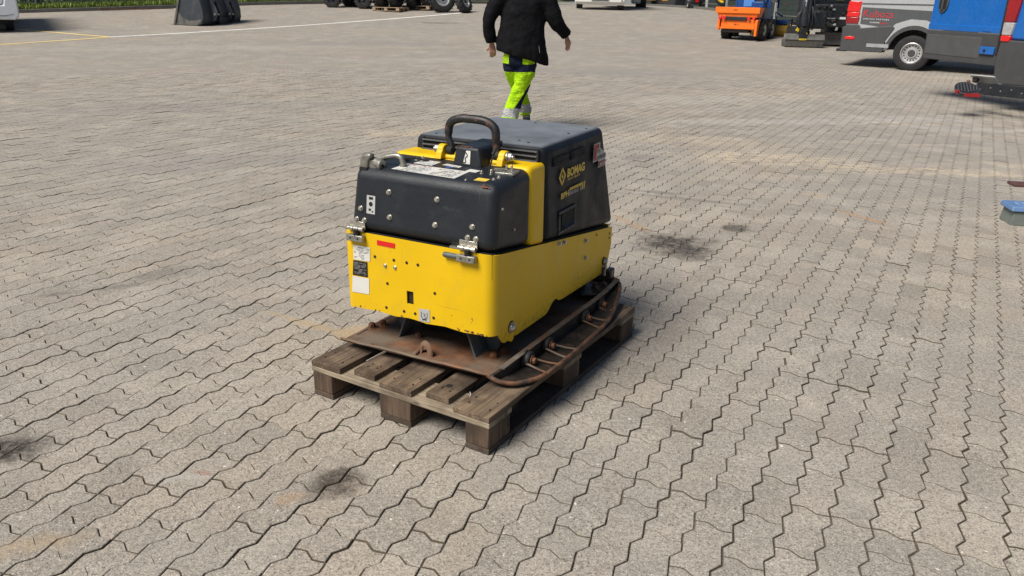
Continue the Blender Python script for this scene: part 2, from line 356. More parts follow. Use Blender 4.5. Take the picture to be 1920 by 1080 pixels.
def paving_material(name, mode):
    k = NT(name); pos = k.n('NewGeometry').outputs['Position']
    sp = k.n('SeparateXYZ'); k.l(pos, sp.inputs[0]); px, py = sp.outputs[0], sp.outputs[1]
    if mode == 'piece': tone = k.n('ObjectInfo').outputs['Color']
    else:
        at = k.n('Attribute'); at.attribute_name = 'tone'; tone = at.outputs['Color']
    ts = k.n('SeparateColor'); k.l(tone, ts.inputs[0])
    base = k.mix(ts.outputs[1], (.300, .268, .224), (.345, .293, .233))
    mulv = k.mapr(ts.outputs[0], 0, 1, .80, 1.14); cb = k.n('CombineColor')
    for i in range(3): k.l(mulv, cb.inputs[i])
    c = k.mix(1.0, base, cb.outputs[0], 'MULTIPLY')
    big = k.noise(pos, .35, 5, .65); c = k.mix(k.mapr(big, .42, .58, 0, .7), c, (.265, .248, .225))
    med = k.noise(pos, 2.3, 5, .65); c = k.mix(k.mapr(med, .47, .66, 0, .6), c, (.44, .395, .33))
    fin = k.noise(pos, 18, 4, .7); c = k.mix(k.mapr(fin, .50, .74, 0, .35), c, (.17, .155, .14))
    # fine aggregate
    a0 = k.noise(pos, 62, 3, .75); c = k.mix(k.mapr(a0, .50, .62, 0, .42), c, (.14, .125, .105)); c = k.mix(k.mapr(a0, .48, .36, 0, .32), c, (.47, .43, .37)); a4 = k.noise(pos, 110, 2, .6); c = k.mix(k.mapr(a4, .60, .66, 0, .7), c, (.07, .062, .055))
    a1 = k.noise(pos, 170, 2, .7); c = k.mix(k.mapr(a1, .52, .66, 0, .75), c, (.12, .105, .09))
    a2 = k.noise(pos, 210, 2, .6); c = k.mix(k.mapr(a2, .58, .70, 0, .8), c, (.60, .54, .45))
    a3 = k.noise(pos, 42, 2, .5); c = k.mix(k.mapr(a3, .72, .76, 0, .8), c, (.72, .68, .62))
    wob = k.noise(pos, 5, 5, .7)
    def ell(x, y, ang, rx, ry, soft=.55):
        ca, sa = math.cos(ang), math.sin(ang)
        dx, dy = k.math('SUBTRACT', px, x), k.math('SUBTRACT', py, y)
        u = k.math('MULTIPLY', k.math('ADD', k.math('MULTIPLY', dx, ca), k.math('MULTIPLY', dy, sa)), 1 / rx)
        v = k.math('MULTIPLY', k.math('SUBTRACT', k.math('MULTIPLY', dy, ca), k.math('MULTIPLY', dx, sa)), 1 / ry)
        d = k.math('SQRT', k.math('ADD', k.math('MULTIPLY', u, u), k.math('MULTIPLY', v, v)))
        d = k.math('ADD', d, k.mapr(wob, .3, .7, -soft, soft))
        return d
    stf = k.mapr(k.noise(pos, 26, 5, .8), .34, .55, .5, 1.0)
    for x, y, ang, rx, ry, col, am in STAINS:
        c = k.mix(k.math('MULTIPLY', k.mapr(ell(x, y, ang, rx, ry), 1.15, .45, 0, am), stf), c, col)
    grit = k.math('MULTIPLY', k.mapr(k.noise(pos, 55, 5, .9), .46, .54), k.mapr(k.noise(k.scalev(pos, (1, 2.6, 1), (0, 0, .12)), 4, 5, .75), .43, .55))
    for x, y, ang, rx, ry, am in SANDS:
        f = k.math('MULTIPLY', k.mapr(ell(x, y, ang, rx, ry, .9), 1.3, .5, 0, min(am * 1.2, 1)), grit)
        c = k.mix(f, c, (.56, .45, .31))
    if mode == 'sheet':   # far away the joints are only a pattern; near the camera this sheet is the dark bedding under the stones
        def lat(ax, s_, off):
            q = k.math('ADD', k.math('MULTIPLY', px, ax[0] / s_), k.math('MULTIPLY', py, ax[1] / s_)); return k.math('SUBTRACT', q, off)
        u, v = lat(Ux, LA, LI), lat(Vx, LB, LJ)
        zz = k.math('MULTIPLY', k.math('SINE', k.math('MULTIPLY', v, 2 * math.pi)), -.09)
        fu = k.math('ABSOLUTE', k.math('SUBTRACT', k.math('FRACT', k.math('SUBTRACT', u, zz)), .5))
        j1 = k.mapr(fu, .44, .475, 0, 1)
        row = k.n('TexWhiteNoise', noise_dimensions='1D'); k.l(k.math('FLOOR', u), row.inputs['W'])
        fv = k.math('ABSOLUTE', k.math('SUBTRACT', k.math('FRACT', k.math('ADD', k.math('MULTIPLY', v, .5), row.outputs[0])), .5))
        j2 = k.mapr(fv, .47, .488, 0, .7)
        j = k.math('MAXIMUM', j1, j2); j = k.math('MULTIPLY', j, k.mapr(k.noise(pos, 1.2, 3), .35, .65, .25, .85))
        c = k.mix(j, c, (.075, .062, .05))
        bed = k.math('MULTIPLY', k.mapr(k.noise(pos, 30, 4, .7), .35, .65), 1.0)
        bc = k.mix(bed, (.060, .048, .034), (.15, .122, .088))
        for x, y, ang, rx, ry, am in SANDS: bc = k.mix(k.mapr(ell(x, y, ang, rx, ry, .9), 1.3, .5, 0, .9), bc, (.50, .40, .27))
        moss = k.mapr(k.noise(pos, 3.5, 4), .58, .68, 0, .7); bc = k.mix(moss, bc, (.06, .065, .018))
        at2 = k.n('Attribute'); at2.attribute_name = 'bed'
        c = k.mix(at2.outputs['Fac'], c, bc)
    if mode != 'sheet':   # grime along the arrises
        eg = k.n('Attribute'); eg.attribute_name = 'edge'
        gm = k.math('MULTIPLY', eg.outputs['Fac'], k.mapr(k.noise(pos, 2.2, 4), .32, .62, .55, 1.0))
        mo = k.mapr(k.noise(pos, 3.1, 4, .6), .60, .68, 0, .8); c = k.mix(gm, c, k.mix(mo, (.085, .068, .048), (.075, .085, .022)))
    k.setv('Base Color', c); k.setv('Roughness', .9); k.b.inputs['Specular IOR Level'].default_value = .3
    hb = k.math('ADD', k.math('MULTIPLY', a1, .6), k.math('MULTIPLY', k.noise(pos, 60, 4, .7), .7))
    k.bump(hb, .7, .0035)
    return k.m
MP_piece, MP_stuff, MP_sheet = (paving_material('concrete_paver_' + q, q) for q in ('piece', 'stuff', 'sheet'))

def stone(n):
    """one interlocking paver of n cells (2 = whole, 1 = half) in metres, lattice axes; returns verts, faces"""
    g = [(.0, .0), (.17, .055), (.33, .085), (.5, .0), (.67, -.08), (.84, -.05)]
    f = [(0, 0), (-.045, .15), (-.09, .33), (.09, .67), (.045, .85)]
    out = [(u_, w_) for u_, w_ in g]
    for j in range(n): out += [(1 + a, j + b) for a, b in f]
    out += [(1 - 0, n)] if False else []
    top = [(1.0, float(n))] + [(u_, n + w_) for u_, w_ in g[:0:-1]]
    out += top
    left = []
    for j in range(n - 1, -1, -1):
        left += [(0.0, j + 1.0)] + [(a, j + b) for a, b in f[:0:-1]]
    out += left
    P = np.array(out) * (LA, LB)
    # inward offset
    def inset(P, du, dv=None):
        nx = np.roll(P, -1, 0) - P; pv = P - np.roll(P, 1, 0)
        n1 = np.c_[-nx[:, 1], nx[:, 0]]; n0 = np.c_[-pv[:, 1], pv[:, 0]]
        n1 /= np.linalg.norm(n1, axis=1)[:, None] + 1e-9; n0 /= np.linalg.norm(n0, axis=1)[:, None] + 1e-9
        b = n0 + n1; L = np.linalg.norm(b, axis=1)[:, None]; b = b / L
        cosh = np.clip((b * n1).sum(1)[:, None], .55, 1)
        return P + b / cosh * du
    A = inset(P, .0011)
    A[:, 0] += np.where(P[:, 0] > .5 * LA, -.0005, .0005)          # wider side joints
    B = inset(A, .0024)
    m = len(P); verts = [(x, y, -.0135) for x, y in A] + [(x, y, -.0022) for x, y in A] + [(x, y, 0.) for x, y in B]
    faces = []
    for i in range(m):
        j = (i + 1) % m
        faces += [(i, j, m + j, m + i), (m + i, m + j, 2 * m + j, 2 * m + i)]
    if n == 1: faces.append(tuple(2 * m + i for i in range(m)))
    else:
        # false joint: groove across the middle third
        nG = len(g); iR = nG + len(f)               # outline index of (1,1)
        iL = nG + 2 * len(f) + nG                   # of (0,1)
        M1 = np.array((.30 * LA, 1.09 * LB)); M2 = np.array((.70 * LA, .915 * LB)); mid = (M1 + M2) / 2
        d = (M2 - M1) / np.linalg.norm(M2 - M1); nn = np.array((-d[1], d[0]))
        o = len(verts); q1, q2 = mid + (M1 - mid) * .55, mid + (M2 - mid) * .55
        verts += [(*M1, 0), (*M2, 0), (*(q1 - nn * .0016), 0), (*(q2 - nn * .0016), 0), (*(q1 + nn * .0016), 0), (*(q2 + nn * .0016), 0), (*q1, -.0032), (*q2, -.0032)]
        ring = [2 * m + i for i in range(m)]
        faces.append(tuple(ring[:iR + 1]) + (o + 1, o + 3, o + 2, o) + tuple(ring[iL:]))
        faces.append(tuple(ring[iR:iL + 1]) + (o, o + 4, o + 5, o + 1))
        faces += [(o, o + 2, o + 6), (o + 2, o + 3, o + 7, o + 6), (o + 3, o + 1, o + 7), (o, o + 6, o + 4), (o + 6, o + 7, o + 5, o + 4), (o + 7, o + 1, o + 5)]
    return np.array(verts), faces
TPL = {n: stone(n) for n in (1, 2)}
def edge_of(n): z_ = TPL[n][0][:, 2]; return np.where(np.abs(z_ + .0032) < 1e-6, .7, np.where(z_ < -.001, 1.0, 0.0))

# ---- which stones
def cell_xy(i, j):
    a, b = (LI + i) * LA, (LJ + j) * LB
    return a * Ux[0] + b * Vx[0], a * Ux[1] + b * Vx[1]
lr = random.Random(11); stones = []
for i in range(-190, 210):
    j = -200 + lr.choice((0, 1))
    par = i % 2
    while j < 220:
        n = 2
        if lr.random() < .16: n = 1
        elif (j + par) % 2 and lr.random() < .35: n = 1
        x, y = cell_xy(i + .5, j + n / 2); r_ = math.hypot(x, y)
        if y > .7 and r_ < RMAX and abs(math.atan2(x, y + .8)) < R(43):
            stones.append((i, j, n, x, y, r_))
        j += n
def on_picture(x, y):
    d = Vector((x, y, -CAMZ)); q = d.dot(fw); return abs(d.dot(rv) / q) < .66 and abs(d.dot(uv) / q) < .375
PALC = (-.0666 - .8 * .85558 / 2 + 1.2 * .51767 / 2, 2.288 + .8 * .51767 / 2 + 1.2 * .85558 / 2)
def under_pallet(x, y):
    dx, dy = x - PALC[0], y - PALC[1]
    return abs(dx * .85558 - dy * .51767) < .42 and abs(dx * .51767 + dy * .85558) < .62
stones.sort(key=lambda q: (not on_picture(q[3], q[4]) or under_pallet(q[3], q[4]), q[5]))

# ---- the sheet (bedding near, paving far) as a polar grid to the horizon
rad = [.0, .5, .9, 1.5, 3, 5, 8, 11, 13, 14.5, 15.6, 16.0, 16.3, 17, 18, 19, 20, 21.5, 23, 25, 27, 29, 31, 33, 34, 35, 36, 38, 40, 44, 50, 60, 80, 120, 200, 400, 800]
na = 144; vs = []; bedv = []
for r_ in rad:
    for a in range(na):
        th = 2 * math.pi * a / na; x, y = r_ * math.sin(th), r_ * math.cos(th)
        inside = r_ < 16.1 and y > 1.0 and abs(math.atan2(x, y + .8)) < R(41.5)
        vs.append((x, y, float(H(y)) + (-.0065 if inside else -.001))); bedv.append(1.0 if inside else 0.0)
fs = [(i * na + a, i * na + (a + 1) % na, (i + 1) * na + (a + 1) % na, (i + 1) * na + a) for i in range(len(rad) - 1) for a in range(na)]
me = bpy.data.meshes.new('pavement'); me.from_pydata(vs, [], fs)
bm = bmesh.new(); bm.from_mesh(me); bmesh.ops.remove_doubles(bm, verts=bm.verts, dist=1e-5); bmesh.ops.recalc_face_normals(bm, faces=bm.faces); bm.to_mesh(me); bm.free()
co = np.empty(len(me.vertices) * 3); me.vertices.foreach_get('co', co); co = co.reshape(-1, 3)
ra = np.hypot(co[:, 0], co[:, 1]); ins = (ra < 16.1) & (co[:, 1] > 1.0) & (np.abs(np.arctan2(co[:, 0], co[:, 1] + .8)) < R(41.5))
at = me.attributes.new('bed', 'FLOAT', 'POINT'); at.data.foreach_set('value', ins.astype(float))
tn = me.attributes.new('tone', 'FLOAT_COLOR', 'POINT'); tn.data.foreach_set('color', np.tile((.5, .4, .5, 1.), len(me.vertices)))
me.materials.append(MP_sheet); me.polygons.foreach_set('use_smooth', [True] * len(me.polygons))
if me.polygons[0].normal.z < 0: me.flip_normals()
pavement = bpy.data.objects.new('pavement', me); COL.objects.link(pavement); tag(pavement, 'grey concrete block paving of the yard with dark joints and stains', kind='structure')

ca, sa = math.cos(LTH), math.sin(LTH)
tm = {}
for n in (1, 2):
    for var in range(3):
        v, f = TPL[n]; v = v.copy()
        v[:, :2] -= (LA / 2, n * LB / 2)
        if var: v[:, :2] *= 1 - .006 * var
        m_ = bpy.data.meshes.new('paver'); m_.from_pydata([tuple(q) for q in v], [], f); m_.materials.append(MP_piece); tm[n, var] = m_; ea = m_.attributes.new('edge', 'FLOAT', 'POINT'); ea.data.foreach_set('value', edge_of(n))
        if m_.polygons[-1].normal.z < 0: m_.flip_normals()
def tone(r_): return (min(1, max(0, r_.gauss(.5, .30))), r_.random() ** 1.5, r_.random())
pr = random.Random(3)
for i, j, n, x, y, r_ in stones[:300]:
    o = bpy.data.objects.new('paver', tm[n, pr.randrange(3)]); COL.objects.link(o); o.parent = pavement
    o.location = (x + pr.gauss(0, .0006), y + pr.gauss(0, .0006), pr.gauss(0, .0013)); o.rotation_euler = (pr.gauss(0, .004), pr.gauss(0, .004), LTH + pr.gauss(0, .004))
    o.color = (*tone(pr), 1)
VV = []; FF = []; TT = []; EE = []; off = 0
for i, j, n, x, y, r_ in stones[300:]:
    v, f = TPL[n]; v = v.copy(); v[:, :2] -= (LA / 2, n * LB / 2)
    th = LTH + pr.gauss(0, .004); c_, s_ = math.cos(th), math.sin(th)
    X = x + pr.gauss(0, .0006) + v[:, 0] * c_ - v[:, 1] * s_; Y = y + pr.gauss(0, .0006) + v[:, 0] * s_ + v[:, 1] * c_
    Z = v[:, 2] + pr.gauss(0, .0013) + v[:, 0] * pr.gauss(0, .004) + v[:, 1] * pr.gauss(0, .004) + H(Y)
    VV.append(np.c_[X, Y, Z]); FF += [tuple(q + off for q in ff) for ff in f]; off += len(v)
    EE.append(edge_of(n)); t_ = tone(pr); TT.append(np.tile((*t_, 1.), (len(v), 1)))
me = bpy.data.meshes.new('pavers'); me.from_pydata(np.concatenate(VV).tolist(), [], FF)
at = me.attributes.new('tone', 'FLOAT_COLOR', 'POINT'); at.data.foreach_set('color', np.concatenate(TT).ravel())
ea = me.attributes.new('edge', 'FLOAT', 'POINT'); ea.data.foreach_set('value', np.concatenate(EE)); me.materials.append(MP_stuff); me.update()
ob = bpy.data.objects.new('pavers', me); COL.objects.link(ob); ob.parent = pavement; ob['kind'] = 'stuff'
print('stones', len(stones), 'faces', len(FF))

# ---- painted lines on the yard, following the ground
def strip(name, p, q, wd, m, label):
    p, q = np.array(p, float), np.array(q, float); d = (q - p) / np.linalg.norm(q - p); nrm = np.array((-d[1], d[0])) * wd / 2
    n = 40; vs = []
    for i in range(n + 1):
        c = p + (q - p) * i / n
        for s_ in (-1, 1):
            e = c + s_ * nrm; vs.append((e[0], e[1], float(H(e[1])) + .006))
    mb = MB().add(vs, [(2 * i, 2 * i + 1, 2 * i + 3, 2 * i + 2) for i in range(n)])
    o = mb.build(name, m, smooth=False); tag(o, label, kind='structure'); return o
M['lw'] = mat('worn_white_line_paint', (.75, .74, .71), .8, var=.1, vs=3, dirt=((.27, .25, .225), 5, .55, .68, .8))
M['ly'] = mat('worn_yellow_line_paint', (.74, .56, .20), .8, var=.15, vs=3, dirt=((.27, .25, .225), 9, .52, .68, .8))
strip('painted_line', (-11.04, 22.42), (-2.2, 32.84), .16, M['lw'], 'worn white painted line running across the paving towards the tyres')
strip('painted_line', (-11.04, 22.42), (-14.2, 17.0), .15, M['ly'], 'yellow painted bay line in front of the white van')
strip('painted_line', (-11.1, 22.5), (-17.0, 25.4), .15, M['ly'], 'yellow painted bay line running under the white van')
# ================================================================== THE PALLET
pal = empty('pallet', (-.06663, 2.28824, 0), -.54413, label='weathered wooden euro pallet standing under the yellow plate compactor', cat='pallet')
def plank(name, x0, x1, y0, y1, z0, z1, m, chips=True, hole=None, rs=1):
    """board with slightly uneven sawn ends; local X right, Y away"""
    rr = random.Random(rs); mb = MB(); along = 'y' if (y1 - y0) > (x1 - x0) else 'x'
    n = 10; rings = []
    for i in range(n + 1):
        t = i / n
        wob = lambda a: rr.uniform(-a, a)
        if along == 'y':
            y = y0 + (y1 - y0) * t; e = .0012
            rings.append([(x0 + wob(e), y, z0), (x1 + wob(e), y, z0), (x1 + wob(e), y, z1 + wob(.0006)), (x0 + wob(e), y, z1 + wob(.0006))])
        else:
            x = x0 + (x1 - x0) * t; e = .0012
            rings.append([(x, y0 + wob(e), z0), (x, y1 + wob(e), z0), (x, y1 + wob(e), z1), (x, y0 + wob(e), z1)])
    # ragged near end
    mb.loft(rings); o = mb.build(name, m, pal, bevel=.0022, seg=2, smooth=False)
    return o
def bpos(s): return -s
tops = [(.8, .655, 0), (.612, .514, .028), (.4725, .3275, .004), (.286, .188, .034), (.145, .0, .0)]
for k_, (s1, s0, y0) in enumerate(tops):
    o = plank('top_board', -s1, -s0, y0, 1.2, .122, .144, M['wood_t'], rs=k_)
    # nail heads and, on the fourth, an open knot hole
    nb = MB()
    for yy in (y0 + .05, .10, .575, .63, 1.11, 1.16):
        for dx in (.03, (s1 - s0) - .03): nb.cyl((-s1 + dx + random.uniform(-.006, .006), yy + random.uniform(-.01, .01), .1438), (-s1 + dx, yy, .1447), .0030, 8)
    nb.build('nail_heads', M['oily'], o, smooth=False)['kind'] = 'stuff'
    if k_ == 3:
        mb = MB(); mb.cyl((-.243, .115, .1435), (-.243, .115, .1452), .0125, 16); mb.build('knot_hole', M['dark'], o)
for k_, t0 in enumerate((0, .5275, 1.055)):
    plank('stringer_board', -.8, 0, t0, t0 + .145, .1005, .1215, M['wood_c'], rs=20 + k_)
for k_, (s0, s1) in enumerate(((.7, .8), (.3275, .4725), (0, .1))):
    plank('bottom_board', -s1 + .002, -s0 - .002, .003, 1.197, 0.001, .0215, M['wood_d'], rs=40 + k_)
    for k2, t0 in enumerate((0, .5275, 1.055)):
        mb = MB(); j = lambda: random.uniform(-.002, .002)
        x0, x1, y0, y1 = -s1 + .003 + j(), -s0 - .003 + j(), t0 + .004 + j(), t0 + .141 + j()
        mb.box(((x0 + x1) / 2, (y0 + y1) / 2, .061), (x1 - x0, y1 - y0, .078)); mb.build('block', M['wood_b'], pal, bevel=.004, seg=2)
# dark wet stains and a scrap of strap on the boards
mb = MB(); mb.tube([(-.155, .115, .1455), (-.14, .10, .147), (-.135, .085, .1458)], .0012, 6); mb.build('strap_scrap', M['white'], pal)

# ================================================================== THE PLATE COMPACTOR
cmp_ = empty('plate_compactor', (-.06458, 2.564, 0), -.48304, label='yellow and black remote-controlled vibratory plate compactor standing on the pallet', cat='plate compactor')
def A(a, b, z): return (-a, b, z)
# --- base plate with rolled-up front lip
prof = [(-.052, .187), (-.047, .180), (-.038, .174), (-.02, .169), (.03, .167), (.08, .167), (.9, .167), (.97, .170), (1.03, .190), (1.07, .215)]
def shift(p, d):
    return [(b, z + d) for b, z in p]
def platea(b, left): return (.640 - .01 * max(b, 0)) if left else float(np.interp(b, [-.05, .05, .2, .83, 1.05], [-.018, -.046, -.056, -.080, -.068]))
mb = MB(); vs = []; n = len(prof)
nx = 14
for b, z in prof:
    for q in range(nx + 1):
        t = q / nx; a = platea(b, True) * (1 - t) + platea(b, False) * t
        bb = b + (random.uniform(-.004, .004) if b < -.05 and 0 < q < nx else 0) - .012 * (1 - t)
        vs.append(A(a, bb, z))
fs = [(i * (nx + 1) + q, i * (nx + 1) + q + 1, (i + 1) * (nx + 1) + q + 1, (i + 1) * (nx + 1) + q) for i in range(n - 1) for q in range(nx)]
mb.add(vs, fs); base = mb.build('base_plate', M['rust'], cmp_, solid=.009)
# small weld notches on the lip
mb = MB()
for a in (.50, .235, .06): mb.box(A(a, -.046, .184), (.011, .010, .009), (.5, 0, 0))
mb.build('lip_notches', M['oily'], cmp_)
# tow eye: half ring standing on the lip
mb = MB(); pts = [A(.316, .005, .165)]
for k_ in range(13):
    th = math.pi * k_ / 12; pts.append(A(.289 + .025 * math.cos(th), .005 + .01 * math.cos(th), .192 + .026 * math.sin(th)))
pts.append(A(.262, -.005, .165))
mb.tube(pts, .0062, 8, sq=2.0); mb.build('tow_eye', M['rust'], cmp_)
mb = MB(); mb.box(A(.322, -.006, .178), (.016, .05, .02), (0, 0, .15)); mb.build('tow_eye_weld', M['rust'], cmp_, bevel=.005)
# clods and pebbles on the plate
mb = MB()
for _ in range(90):
    a, b = random.uniform(-.0, .64), random.uniform(0, .95); r_ = random.uniform(.0015, .005)
    mb.ball(A(a, b, .167 + r_ * .4), r_, 6, (1, 1, .6))
mb.build('dirt_crumbs', M['plate'], cmp_)
# upright flange rail each side
for s_ in (0, 1):
    mb = MB(); rings = []
    for b in np.linspace(-.045, 1.07, 14):
        a = platea(b, bool(s_)) + (.004 if s_ == 0 else -.01); z0 = .158; z1 = float(np.interp(b, [-.05, .06, .2, 1.0], [.186, .210, .217, .219]))
        if b < .02: z0 = .172 if b < 0 else .16
        if s_: z1 = .176
        rings.append([A(a, b, z0), A(a - .012, b, z0), A(a - .012, b, z1), A(a, b, z1)])
    mb.loft(rings); mb.build('side_rail', M['oily'], cmp_, bevel=.002)
    if s_ == 0:
        mb = MB(); rings = []
        for b in np.linspace(.0, 1.05, 12):
            a = platea(b, False) - .006; zc = float(np.interp(b, [-.05, .06, .2, 1.0], [.186, .210, .217, .219])); rings.append([A(a + .012, b, zc), A(a - .010, b, zc), A(a - .010, b, zc + .004), A(a + .012, b, zc + .004)])
        mb.loft(rings); mb.build('rail_cap', M['plate'], cmp_)
# extension floor
ring_pts = [(-.005, -.042, .183), (-.03, -.046, .176), (-.062, -.040, .168), (-.10, -.018, .163), (-.128, .018, .163), (-.155, .07, .163), (-.167, .14, .163), (-.173, .25, .163), (-.176, .38, .163), (-.176, .5, .163), (-.174, .635, .163), (-.168, .72, .166), (-.158, .79, .178), (-.143, .87, .198), (-.128, .93, .206), (-.108, .99, .209), (-.085, 1.04, .209), (-.055, 1.075, .209)]
mb = MB(); vs = []
for a, b, z in ring_pts: vs.append(A(a, b, z - .006)); 
inner = [A(platea(b, False), max(b, -.03), z - .006 if b < .8 else max(z - .02, .16)) for a, b, z in ring_pts]
nn_ = len(vs); mb.add(vs + inner, [(i, i + 1, nn_ + i + 1, nn_ + i) for i in range(nn_ - 1)])
mb.build('extension_floor', M['oily'], cmp_, solid=.006)
def smoothpath(pts, n=4):
    P = [Vector(p) for p in pts]; out = []
    for i in range(len(P) - 1):
        p0, p1, p2, p3 = P[max(i - 1, 0)], P[i], P[i + 1], P[min(i + 2, len(P) - 1)]
        for k_ in range(n):
            t = k_ / n
            out.append(.5 * ((2 * p1) + (-p0 + p2) * t + (2 * p0 - 5 * p1 + 4 * p2 - p3) * t * t + (-p0 + 3 * p1 - 3 * p2 + p3) * t ** 3))
    out.append(P[-1]); return out
mb = MB(); mb.tube(smoothpath([A(*p) for p in ring_pts], 3), .0085, 10); mb.build('extension_rim', M['rust3'], cmp_)
for bq, aq in ((.142, -.094), (.297, -.098), (.628, -.110), (.803, -.110)):
    a_in = platea(bq, False) - .008; ax_ = aq + .012
    mb = MB(); mb.cyl(A(a_in, bq, .187), A(a_in - .008, bq, .187), .0345, 22); mb.cyl(A(a_in - .008, bq, .187), A(ax_, bq, .187), .029, 22, .030); mb.cyl(A(ax_, bq, .187), A(ax_ - .004, bq, .187), .0305, 22, .026)
    d = mb.build('rubber_mount', M['rubber'], cmp_, bevel=.002)
    mb = MB(); mb.cyl(A(ax_ - .006, bq, .186), A(ax_ - .022, bq, .186), .0125, 6); mb.cyl(A(ax_ - .006, bq, .186), A(ax_ - .009, bq, .186), .019, 16)
    mb.build('bolt', M['rust2'], cmp_, bevel=.001)
    for s_ in (-1, 1):
        mb = MB(); e = A(-.172 if bq < .7 else -.152, bq + .045 * s_ + .012, .166 if bq < .7 else .182)
        p0 = A(ax_ + .004, bq + .026 * s_, .180); pm = A((ax_ - .172) / 2 - .006, bq + .036 * s_ + .006, .170)
        mb.tube(smoothpath([p0, pm, e], 4), .0042, 8); mb.build('brace_rod', M['rust'], cmp_)
# pads and weathered steel plates on the base behind the front bracket
mb = MB(); pass
for a, b, w_, l_ in ((.02, .30, .13, .14), (.0, .475, .10, .10), (-.005, .60, .11, .11), (-.01, .735, .12, .12)):
    mb = MB(); mb.box(A(a, b, .170), (w_, l_, .006), (0, 0, .04)); mb.build('wear_plate', M['plate2'], cmp_, bevel=.001)
# exciter housing and engine belly under the guard
mb = MB(); mb.cyl(A(.52, .50, .245), A(.09, .50, .245), .075, 20); mb.cyl(A(.12, .50, .245), A(.075, .50, .245), .05, 16); mb.build('exciter_housing', M['oily'], cmp_, bevel=.004)
mb = MB(); mb.box(A(.31, .62, .215), (.36, .40, .11)); mb.box(A(.31, .30, .20), (.30, .16, .08)); mb.build('exciter_base', M['oily'], cmp_, bevel=.012)
mb = MB(); mb.box(A(.315, .56, .37), (.55, .98, .10)); mb.build('engine_tray', M['dark'], cmp_)
mb = MB(); mb.cyl(A(.07, .44, .19), A(.07, .44, .235), .012, 10); mb.cyl(A(.10, .58, .24), A(.055, .58, .24), .03, 14); mb.tube([A(.08, .62, .28), A(.05, .56, .26), A(.05, .47, .23), A(.09, .40, .25)], .009, 8); mb.build('hydraulic_hose', M['rubber'], cmp_)
# mounting brackets
def bracket(a0, b0, w_, sgn, name='mount_bracket'):
    t = .006; P_ = []
    mb = MB()
    # foot plate, rising web and top plate
    prof_ = [(a0 + sgn * .0, .166), (a0 + sgn * .085, .166), (a0 + sgn * .125, .275), (a0 + sgn * .125, .31)]
    rings = []
    outer = prof_; inner_ = [(a0 + sgn * .0, .173), (a0 + sgn * .080, .173), (a0 + sgn * .117, .275), (a0 + sgn * .117, .31)]
    poly = [(-p[0], p[1]) for p in outer] + [(-p[0], p[1]) for p in inner_[::-1]]
    mb.prism(poly, 'y', b0, b0 + w_)
    # side gusset
    g_ = [(-(a0 + sgn * .080), .173), (-(a0 + sgn * .117), .275), (-(a0 + sgn * .117), .31), (-(a0 + sgn * .06), .31), (-(a0 + sgn * .03), .20)]
    mb.prism([(-(a0 + sgn * .045), .173)] + g_, 'y', b0 + w_ - .008, b0 + w_)
    br = mb.build(name, M['gpaint'], cmp_, bevel=.004)
    return br
def hexbolt(name, p, axis, r, h, m, parent, washer=1.45):
    ax = Vector(axis).normalized(); p = Vector(p); mb = MB()
    if washer: mb.cyl(p, p + ax * h * .25, r * washer, 14)
    mb.cyl(p + ax * h * .25, p + ax * h, r, 6); mb.cyl(p + ax * h, p + ax * h * 1.12, r * .62, 10)
    return mb.build(name, m, parent, bevel=r * .06, seg=1)
b1 = bracket(.555, .085, .085, -1); b2 = bracket(.030, .07, .105, 1); b2.name = 'mount_bracket'
for a, b in ((.612, .112), (.600, .150)): pass
mb = MB(); mb.box(A(.595, .128, .170), (.09, .085, .008)); mb.build('mount_foot', M['gpaint'], cmp_, bevel=.003)
mb = MB(); mb.box(A(.045, .135, .1705), (.085, .11, .008)); mb.build('mount_foot', M['gpaint'], cmp_, bevel=.003)
for a, b in ((.618, .108), (.596, .150), (.056, .108), (.040, .160), (.45, .30), (.40, .12)):
    hexbolt('bolt', A(a, b, .173), (0, 0, 1), .0145, .022, M['rust2'], cmp_)
hexbolt('bolt', A(.185, .035, .158), (0, 0, 1), .008, .010, M['rust2'], cmp_)
# rubber blocks between brackets and body
for a, b, z0, z1 in ((.13, .17, .235, .33), (.51, .17, .235, .33), (.08, .95, .20, .27)):
    mb = MB(); mb.cyl(A(a, b, z0), A(a, b, z1), .037, 20); mb.build('rubber_buffer', M['rubber'], cmp_)
# rear bolt plate on the rail
mb = MB(); mb.prism([(.075, .84), (.085, .93), (.05, .99), (-.02, .99), (-.07, .93), (-.06, .84), (.0, .80)], 'z', .206, .217); rp = mb.build('rear_mount_plate', M['oily'], cmp_, bevel=.003)
for a, b in ((-.045, .865), (-.020, .905), (-.055, .93)): hexbolt('bolt', A(a, b, .217), (0, 0, 1), .0125, .022, M['oily'], cmp_)
mb = MB(); mb.box(A(-.035, 1.045, .235), (.03, .05, .07)); mb.box(A(.02, 1.05, .24), (.05, .04, .08)); mb.build('rear_bracket', M['oily'], cmp_, bevel=.006)

